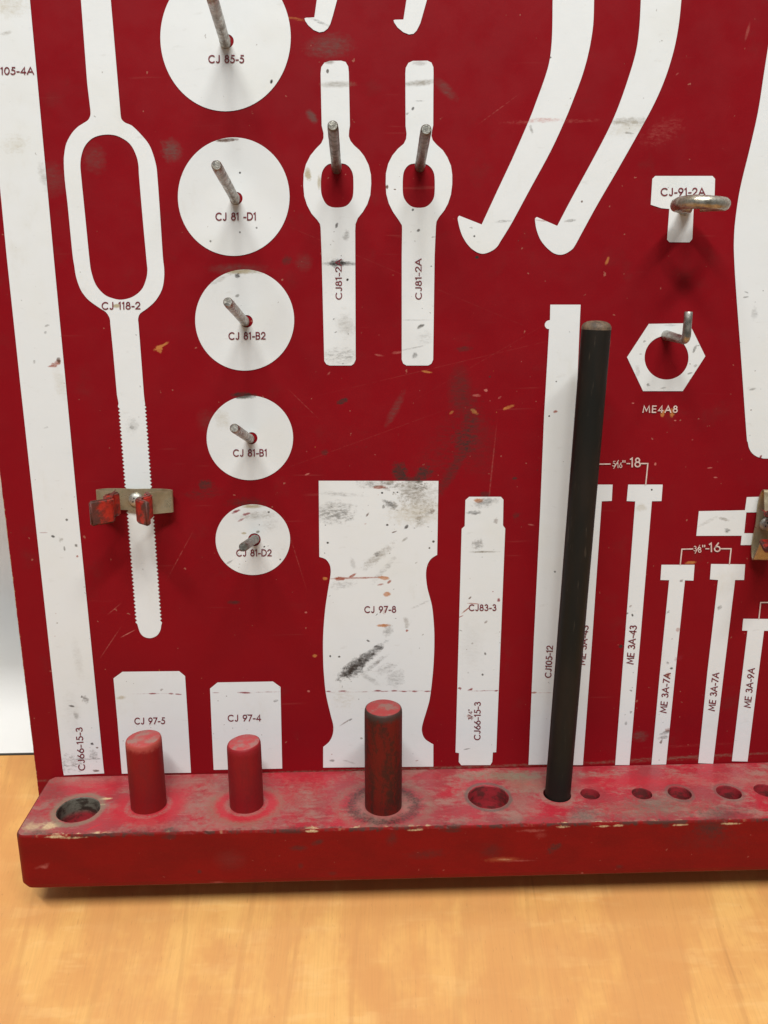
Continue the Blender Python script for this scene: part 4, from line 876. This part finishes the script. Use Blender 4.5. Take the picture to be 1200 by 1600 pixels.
# two long curved bars
c1 = [(860, -120), (924, -120), (928, 0)] + smooth_pts([(928, 0), (926.5, 40), (920, 80), (910, 117), (896.7, 153), (883, 187), (860, 236.7), (826.7, 298), (800, 347.5), (782, 377), (777, 385), (770, 391), (760, 395.5), (752, 396.3), (744, 393.5), (736, 388)], 4)
c1 += smooth_pts([(736, 388), (729, 380), (722.5, 369), (718.5, 358), (715.5, 345), (715.3, 340), (717.5, 337)], 3) + [(752.5, 350.8), (776, 300), (800, 249)] + smooth_pts([(800, 249), (826.5, 188), (838, 158), (851.7, 120), (859, 92), (862.5, 55), (863.3, 0)], 4)
shape(c1, label='left long curved bar outline with a hooked foot')
c2 = [(1000, -120), (1062, -120), (1064.3, 0)] + smooth_pts([(1064.3, 0), (1060.5, 37), (1053, 77), (1040, 120), (1023, 160), (1000, 203), (966.7, 262), (933, 320), (910, 362), (898, 384), (892, 391), (882, 396.8), (873, 398), (864, 395), (855, 388)], 4)
c2 += smooth_pts([(855, 388), (848, 380), (842.5, 371), (838, 358), (836, 346), (836, 341.5), (838.5, 339)], 3) + [(870.5, 353), (885, 325), (900, 297), (923, 255)] + smooth_pts([(923, 255), (946.7, 210), (963.5, 173), (980, 127), (993.5, 81), (999, 40), (1001, 0)], 4)
shape(c2, label='right long curved bar outline with a hooked foot')
# big shape cut by the right edge
c3 = [(1215, -30), (1290, -30), (1290, 716.5), (1193, 716.3)] + smooth_pts([(1193, 716.3), (1184, 714), (1176, 709), (1170.5, 701), (1168, 690), (1166, 677), (1157, 550), (1149.5, 450), (1146.7, 400), (1146.5, 375), (1148.5, 345), (1156, 295), (1171, 233), (1184, 175), (1193, 117), (1200, 72)], 4)
shape(c3, label='large white outline cut by the right edge')
# T and hexagon
shape([(1023.5, 275), (1113, 275), (1117, 279.5), (1115.7, 321), (1111, 325), (1083.5, 325), (1081.5, 373.5), (1077, 378.7), (1045.7, 378.5), (1042, 374.5), (1045.5, 326.5), (1033, 325.3), (1016.5, 320), (1019, 279.5)], label='small T shaped white outline', text=[('CJ-91-2A', (1032.7, 305.5), (1101, 305), 11)])
shape([(1013.5, 506), (1076, 505), (1082, 516), (1101.8, 556.5), (1066.5, 611), (1004.5, 611), (979.5, 558)], [ell(1041.2, 558.8, 34.3, 34.2, 64)], 'white hexagon nut outline')
bm = bmesh.new(); text_px(bm, 'ME4A8', (1004, 644), (1057.5, 644), 9.8, wt=.095, gap=.34, skew=.06)
tag(obj('lettering', fix_front(bm), M_LETTER_WHITE, board), 'white ME4A8 lettering below the hexagon')
# long bar and bolts
shape([(859.7, 476), (907, 476), (905, 520), (893.5, 800), (880, 1000), (868.5, 1194), (825.7, 1194.5), (834, 1000), (843.8, 800), (850, 650), (857.8, 514)] + [(858 + 7 * math.cos(R(a)), 507.5 - 7 * math.sin(R(a))) for a in (250, 225, 200, 180, 160, 135, 110)] + [(859.2, 500)],
      label='long straight white bar outline left of the black rod', text=[('CJ105-12', (860.5, 1058), (863.3, 1009), 9)])
shape([(903, 757), (957, 757), (955.7, 782.5), (940, 783), (925, 1000), (910.6, 1195), (887, 1195), (901, 1000), (914, 783), (901, 782.5)], label='bolt outline half hidden behind the black rod', text=[('ME 3A-43', (913.5, 1038), (919, 977.5), 9.5)])
shape([(981.3, 757), (1035.2, 757), (1033.3, 782.7), (1018.3, 783), (1001, 990), (983.3, 1195), (961, 1195), (976, 1000), (992.3, 783.3), (979, 782.7)], label='tallest fully visible bolt outline', text=[('ME 3A-43', (989, 1037), (994.3, 977.5), 10)])
shape([(1033.3, 882.2), (1085, 882.2), (1083.2, 907), (1070, 906.5), (1056, 1040), (1040.5, 1194), (1017.7, 1194.5), (1030, 1060), (1045.3, 906.3), (1031.7, 906)], label='first of two middle length bolt outlines', text=[('ME 3A-7A', (1040.5, 1113), (1047, 1051.5), 9.5)])
shape([(1110.7, 881), (1164, 881.5), (1162.3, 906), (1148.3, 906), (1132, 1040), (1114, 1193), (1090.7, 1192), (1105, 1050), (1121.7, 906), (1109, 905)], label='second of two middle length bolt outlines', text=[('ME 3A-7A', (1116, 1110), (1123, 1051), 9.5)])
shape([(1161, 966.5), (1214, 967), (1212, 985.5), (1193.5, 985.3), (1180, 1090), (1167.7, 1189.5), (1143.3, 1189), (1155, 1090), (1167.7, 985.2), (1159.3, 985)], label='shortest bolt outline near the right edge', text=[('ME 3A-9A', (1171.8, 1105), (1178.5, 1044), 9.5)])
shape([(1091.7, 798.5), (1163.7, 797), (1166.5, 776.5), (1228, 775), (1219, 851), (1157, 851.5), (1158.6, 836.8), (1087.7, 837)], [[(1165.8, 800.5), (1205, 800), (1202, 833), (1162.5, 833)]], 'white bracket outline behind the upright clip')
# size brackets
def mark(lines, texts, label):
    bm = bmesh.new()
    for ln in lines: ribbon(bm, ln, 0.95, -0.00055)
    for t in texts: text_px(bm, *t[:4], **t[4])
    tag(obj('size_marking', fix_front(bm), M_LETTER_WHITE, board), label)
k1 = dict(wt=.08, gap=.2)
mark([[(925, 725), (953, 724.7)], [(1001.5, 724), (1011.8, 724), (1008.6, 756.6)]],
     [('5', (956.5, 728), (961, 728), 7.5, dict(wt=.075)), ('/', (958.5, 730.5), (966, 730.5), 11, dict(wt=.05)), ('16', (964, 730.5), (971.5, 730.3), 7.5, dict(wt=.08, gap=.25)), ('"', (972, 729), (977, 729), 9, dict(wt=.09)),
      ('-', (979, 728), (983.5, 728), 11, k1), ('18', (984.5, 729), (1000, 729), 13.5, k1)], 'white 5/16 inch 18 marking with a bracket')
mark([[(1062.5, 881.5), (1065, 857.7), (1082, 857.3)], [(1126, 857), (1141.8, 857), (1139.2, 881)]],
     [('3', (1083.5, 860.5), (1087.5, 860.5), 7.5, dict(wt=.075)), ('/', (1085.5, 863), (1093, 863), 11, dict(wt=.05)), ('8', (1090.5, 862.5), (1095, 862.5), 7.5, dict(wt=.085)), ('"', (1096.5, 861), (1101.5, 861), 9, dict(wt=.09)),
      ('-', (1102, 861), (1107, 861), 11, k1), ('16', (1108, 861.5), (1125, 861), 13, k1)], 'white 3/8 inch 16 marking with a bracket')
mark([[(1185.3, 966), (1188, 941), (1240, 940.5)]], [], 'white bracket line cut by the right edge')
# heavy-handled outline
s97 = [(498, 751), (685, 751.3), (683, 866.7)] + smooth_pts([(683, 866.7), (673.5, 873), (668, 882), (665.7, 893), (666, 906), (668.5, 922), (675, 947), (678, 978), (678.6, 1000), (678, 1025), (676, 1054), (671.7, 1090), (666.5, 1110), (661.3, 1127), (659, 1139), (661, 1149), (666, 1156), (677, 1162.7)], 4)
s97 += [(677, 1197.5), (505, 1199), (505, 1166.7)] + smooth_pts([(505, 1166.7), (514, 1159), (519, 1150), (521, 1140), (520.2, 1130), (516.7, 1116.7), (509.5, 1085), (506.3, 1055), (505, 1030), (505, 993), (508, 953), (512.5, 922), (516.5, 898), (516.3, 886), (513.5, 879), (508, 873), (499, 870)], 4)
shape(s97, label='widest white outline with waisted sides and a black smear', text=[('CJ 97-8', (570, 956.5), (618.5, 956), 9.2)])
shape([(733, 776), (782.5, 776), (786.5, 780.5), (785.8, 820.7), (789.3, 825.5), (775.2, 1175), (770, 1175.3), (769, 1190), (766, 1195), (720.5, 1195.3), (716.7, 1190), (717.2, 1176.5), (711.7, 1175.3), (721.3, 826), (726, 821.7), (727.2, 781)],
      label='tall narrow white outline with stepped ends', text=[('CJ83-3', (733, 953.5), (775, 953.2), 9), ('CJ66-15-3', (750, 1155), (750.5, 1096.5), 9), ('3/4"', (737.5, 1124), (738, 1108), 6, dict(wt=.06))])
shape([(191.5, 1049.3), (280, 1048.3), (289.3, 1056), (294, 1130), (298.5, 1207), (190.5, 1208.5), (184, 1130), (177.5, 1059.5)], label='white outline with cut corners behind the chipped peg', text=[('CJ 97-5', (211, 1130.5), (257.7, 1130), 9.2)])
shape([(340, 1066), (426.5, 1064.5), (438.3, 1073), (441, 1200.5), (334, 1202.5), (331, 1140), (328.3, 1075.5)], label='white outline with cut corners behind the shortest peg', text=[('CJ 97-4', (356.7, 1126), (407.5, 1125.5), 9.2)])

# ------------------------------------------------------------------ black rod standing in its hole
top = on_y(931.8, 501, ROD_BASE.y - 0.001)
p0 = Vector((ROD_BASE.x, ROD_BASE.y, ZT - 0.018)); dirv = (top - Vector((ROD_BASE.x, ROD_BASE.y, ZT))).normalized()
L = (top - Vector((ROD_BASE.x, ROD_BASE.y, ZT))).length
rod = empty('rod', (ROD_BASE.x, ROD_BASE.y, ZT - 0.018))
rod.matrix_world = BM @ Matrix.Translation((ROD_BASE.x, ROD_BASE.y, ZT - 0.018)) @ dirv.to_track_quat('Z', 'Y').to_matrix().to_4x4()
tag(rod, 'long black round rod with a worn brown tip standing in a ledge hole', 'rod')
def rod_mat():
    m, nt, bs = new_mat('black_rod_paint')
    tc = nd(nt, 'ShaderNodeTexCoord'); P = tc.outputs['Object']
    n1 = noise_n(nt, P, 40, 5, 0.6, sc=(1, 1, .25)); n2 = noise_n(nt, P, 500, 3, 0.6, sc=(1, 1, .12))
    col = mix_col(nt, smap(nt, n1, 0.4, 0.68), (0.011, 0.011, 0.009), (0.020, 0.014, 0.010))
    col = mix_col(nt, smap(nt, n2, 0.64, 0.76, 0, .5), col, (0.10, 0.08, 0.06))
    nt.links.new(col, bs.inputs['Base Color'])
    nt.links.new(smap(nt, n1, .3, .7, .42, .6), bs.inputs['Roughness']); bs.inputs['Specular IOR Level'].default_value = .22
    bump(nt, bs, n1, 0.0006, .5)
    return m
bm = bmesh.new()
zl = L + 0.018
prev = None; S = 48
for k in range(41):
    z = zl * k / 40 * 0.985; r = ROD_R * (1 + 0.008 * mnoise.noise(Vector((0, z * 40, 0))))
    ring = [bm.verts.new((r * math.cos(2 * math.pi * j / S), r * math.sin(2 * math.pi * j / S), z)) for j in range(S)]
    if prev:
        for j in range(S): bm.faces.new((prev[j], prev[(j + 1) % S], ring[(j + 1) % S], ring[j]))
    prev = ring
finish(bm)
obj('shaft', bm, rod_mat(), rod, smooth=True)
bm = bmesh.new(); prev = None
for (dz, rf) in ((0, 1.0), (0.0012, 1.0), (0.0022, .965), (0.0034, .86), (0.0043, .66), (0.0048, .38), (0.0050, .06)):
    ring = []
    for j in range(S):
        a = 2 * math.pi * j / S
        rr = ROD_R * rf * (1 + 0.02 * mnoise.noise(Vector((math.cos(a) * 2, math.sin(a) * 2, dz * 300))))
        ring.append(bm.verts.new((rr * math.cos(a), rr * math.sin(a), zl * .985 + dz)))
    if prev:
        for j in range(S): bm.faces.new((prev[j], prev[(j + 1) % S], ring[(j + 1) % S], ring[j]))
    prev = ring
bm.faces.new(prev); finish(bm)
M_TIP = simple_mat('worn_tip', (0.17, 0.115, 0.07), 0.6, var=(0.06, 0.045, 0.033), vscale=260, bscale=700, bdist=0.0003)
tag(obj('tip', bm, M_TIP, rod, smooth=True), 'worn brown domed tip')

# ------------------------------------------------------------------ table and wall
EDGE_Y = on_table(20, 1177).y
print('table back edge', EDGE_Y)
def wood_mat():
    m, nt, bs = new_mat('light_wood_laminate')
    P, sp, pos = plane_coord(nt, (0, 1))
    wob = noise_n(nt, P, 3.2, 2, 0.5, sc=(1, .45, 1))
    x = math_n(nt, 'ADD', sp.outputs[0], math_n(nt, 'MULTIPLY', math_n(nt, 'SUBTRACT', wob, .5), 0.045))
    cb = nd(nt, 'ShaderNodeCombineXYZ'); nt.links.new(x, cb.inputs[0]); nt.links.new(sp.outputs[1], cb.inputs[1]); Q = cb.outputs[0]
    # staves of uneven width
    xs = math_n(nt, 'MULTIPLY', x, 17.0)
    fl = math_n(nt, 'FLOOR', xs); fr = math_n(nt, 'FRACT', xs)
    wn = nd(nt, 'ShaderNodeTexWhiteNoise', noise_dimensions='1D'); nt.links.new(fl, wn.inputs['W'])
    tone = wn.outputs['Value']
    A = (0.78, 0.445, 0.138); B = (0.67, 0.305, 0.09); Cc = (0.52, 0.235, 0.07)
    col = mix_col(nt, smap(nt, tone, 0.1, 0.9, 0.15, 0.42), A, B)
    # cathedral / flecked figure
    g1 = noise_n(nt, Q, 30, 5, 0.62, sc=(2.3, .22, 1)); g2 = noise_n(nt, Q, 16, 4, 0.6, sc=(.9, 1.0, 1)); g3 = noise_n(nt, Q, 210, 3, 0.6, sc=(1.8, .10, 1))
    g4 = noise_n(nt, Q, 60, 3, 0.6, sc=(.35, 1.6, 1))
    col = mix_col(nt, smap(nt, g1, .42, .70, 0, .50), col, B)
    col = mix_col(nt, smap(nt, g2, .46, .60, 0, .6), col, (0.63, 0.29, 0.085))
    col = mix_col(nt, smap(nt, g4, .50, .66, 0, .25), col, (0.86, 0.56, 0.23))
    col = mix_col(nt, smap(nt, g3, .58, .78, 0, .14), col, Cc)
    # dark grain line near some stave joints
    jl = math_n(nt, 'ABSOLUTE', math_n(nt, 'SUBTRACT', fr, 0.5))
    line = math_n(nt, 'MULTIPLY', smap(nt, jl, 0.482, 0.499, 0, 1), smap(nt, noise_n(nt, Q, 12, 3, .6, sc=(1, 1.3, 1)),   .50, .64, 0, .28))
    col = mix_col(nt, line, col, (0.34, 0.14, 0.045))
    sw = nd(nt, 'ShaderNodeTexWave', wave_type='BANDS', bands_direction='X'); sw.inputs['Scale'].default_value = 6.5; sw.inputs['Distortion'].default_value = 9; sw.inputs['Detail'].default_value = 2; sw.inputs['Detail Scale'].default_value = .9
    mp = nd(nt, 'ShaderNodeMapping'); mp.inputs['Scale'].default_value = (1, .30, 1); nt.links.new(Q, mp.inputs[0]); nt.links.new(mp.outputs[0], sw.inputs[0])
    col = mix_col(nt, smap(nt, sw.outputs[1], .965, 1.0, 0, .22), col, (0.42, 0.18, 0.055))
    col = mix_col(nt, smap(nt, noise_n(nt, P, 170, 2, .5), .76, .79, 0, .6), col, (0.25, 0.12, 0.05))
    blot = noise_n(nt, Q, 9, 5, 0.62, sc=(1.6, 1.0, 1))
    col = mix_col(nt, smap(nt, blot, .42, .56, 0, .72), col, (0.63, 0.29, 0.088))
    fibre = noise_n(nt, Q, 520, 3, 0.65, sc=(1.5, .07, 1))
    col = mix_col(nt, smap(nt, fibre, .40, .75, 0, .22), col, (0.50, 0.24, 0.08))
    pore = noise_n(nt, Q, 900, 2, 0.5, sc=(1.0, .18, 1))
    col = mix_col(nt, smap(nt, pore, .66, .74, 0, .35), col, (0.42, 0.19, 0.06))
    nt.links.new(col, bs.inputs['Base Color'])
    nt.links.new(smap(nt, blot, .3, .7, .34, .50), bs.inputs['Roughness'])
    bs.inputs['Roughness'].default_value = 0.42; bs.inputs['Specular IOR Level'].default_value = .4
    bump(nt, bs, g3, 0.0001, .3)
    return m
bm = bmesh.new()
bmesh.ops.create_cube(bm, size=1)
y1 = EDGE_Y - 0.0015; y0 = -0.95
for v in bm.verts: v.co = Vector((v.co.x * 2.6, (y0 + y1) / 2 + v.co.y * (y1 - y0), -0.015 + v.co.z * 0.03))
bmesh.ops.bevel(bm, geom=bm.edges[:], offset=0.0006, segments=2, affect='EDGES')
t = obj('table_top', bm, wood_mat());
M_BAND = simple_mat('dark_edge_band', (0.03, 0.028, 0.025), 0.6)
bm = bmesh.new(); bmesh.ops.create_cube(bm, size=1)
for v in bm.verts: v.co = Vector((v.co.x * 2.6, EDGE_Y - 0.0006 + v.co.y * 0.0016, -0.0149 + v.co.z * 0.030))
obj('edge_band', bm, M_BAND, t)
tag(t, 'light wood laminate table top the board stands on', 'table', kind='structure')
def wall_mat():
    m, nt, bs = new_mat('white_wall_paint')
    P, sp, pos = plane_coord(nt, (0, 2))
    n1 = noise_n(nt, P, 9, 4, .55); n2 = noise_n(nt, P, 500, 3, .6)
    col = mix_col(nt, smap(nt, n1, .4, .7), (0.90, 0.90, 0.88), (0.86, 0.86, 0.84))
    nt.links.new(col, bs.inputs['Base Color']); bs.inputs['Roughness'].default_value = .55
    bump(nt, bs, math_n(nt, 'ADD', math_n(nt, 'MULTIPLY', n1, 14), n2), 0.0002, .5)
    return m
_d = BM.to_3x3() @ ray(15, 1086); SILL_Z = WC.z + _d.z * (WALL_Y - WC.y) / _d.y
CV = 0.045
prof = [(EDGE_Y + 0.0012, SILL_Z - 0.03), (EDGE_Y + 0.0012, SILL_Z)]
for k in range(13):
    a = R(-90 + 90 * k / 12); prof.append((WALL_Y - CV + CV * math.cos(a), SILL_Z + CV + CV * math.sin(a)))
prof += [(WALL_Y, 1.3), (WALL_Y + 0.02, 1.3), (WALL_Y + 0.02, SILL_Z - 0.03)]
bm = bmesh.new()
A_ = [bm.verts.new((-1.5, y, z)) for y, z in prof]; B_ = [bm.verts.new((1.5, y, z)) for y, z in prof]
for k in range(len(prof)):
    k2 = (k + 1) % len(prof); bm.faces.new((A_[k], A_[k2], B_[k2], B_[k]))
bm.faces.new(A_); bm.faces.new(B_[::-1]); finish(bm)
o = obj('wall', bm, wall_mat(), angle=30); tag(o, 'plain white wall curving out to a sill behind the table', 'wall', kind='structure')
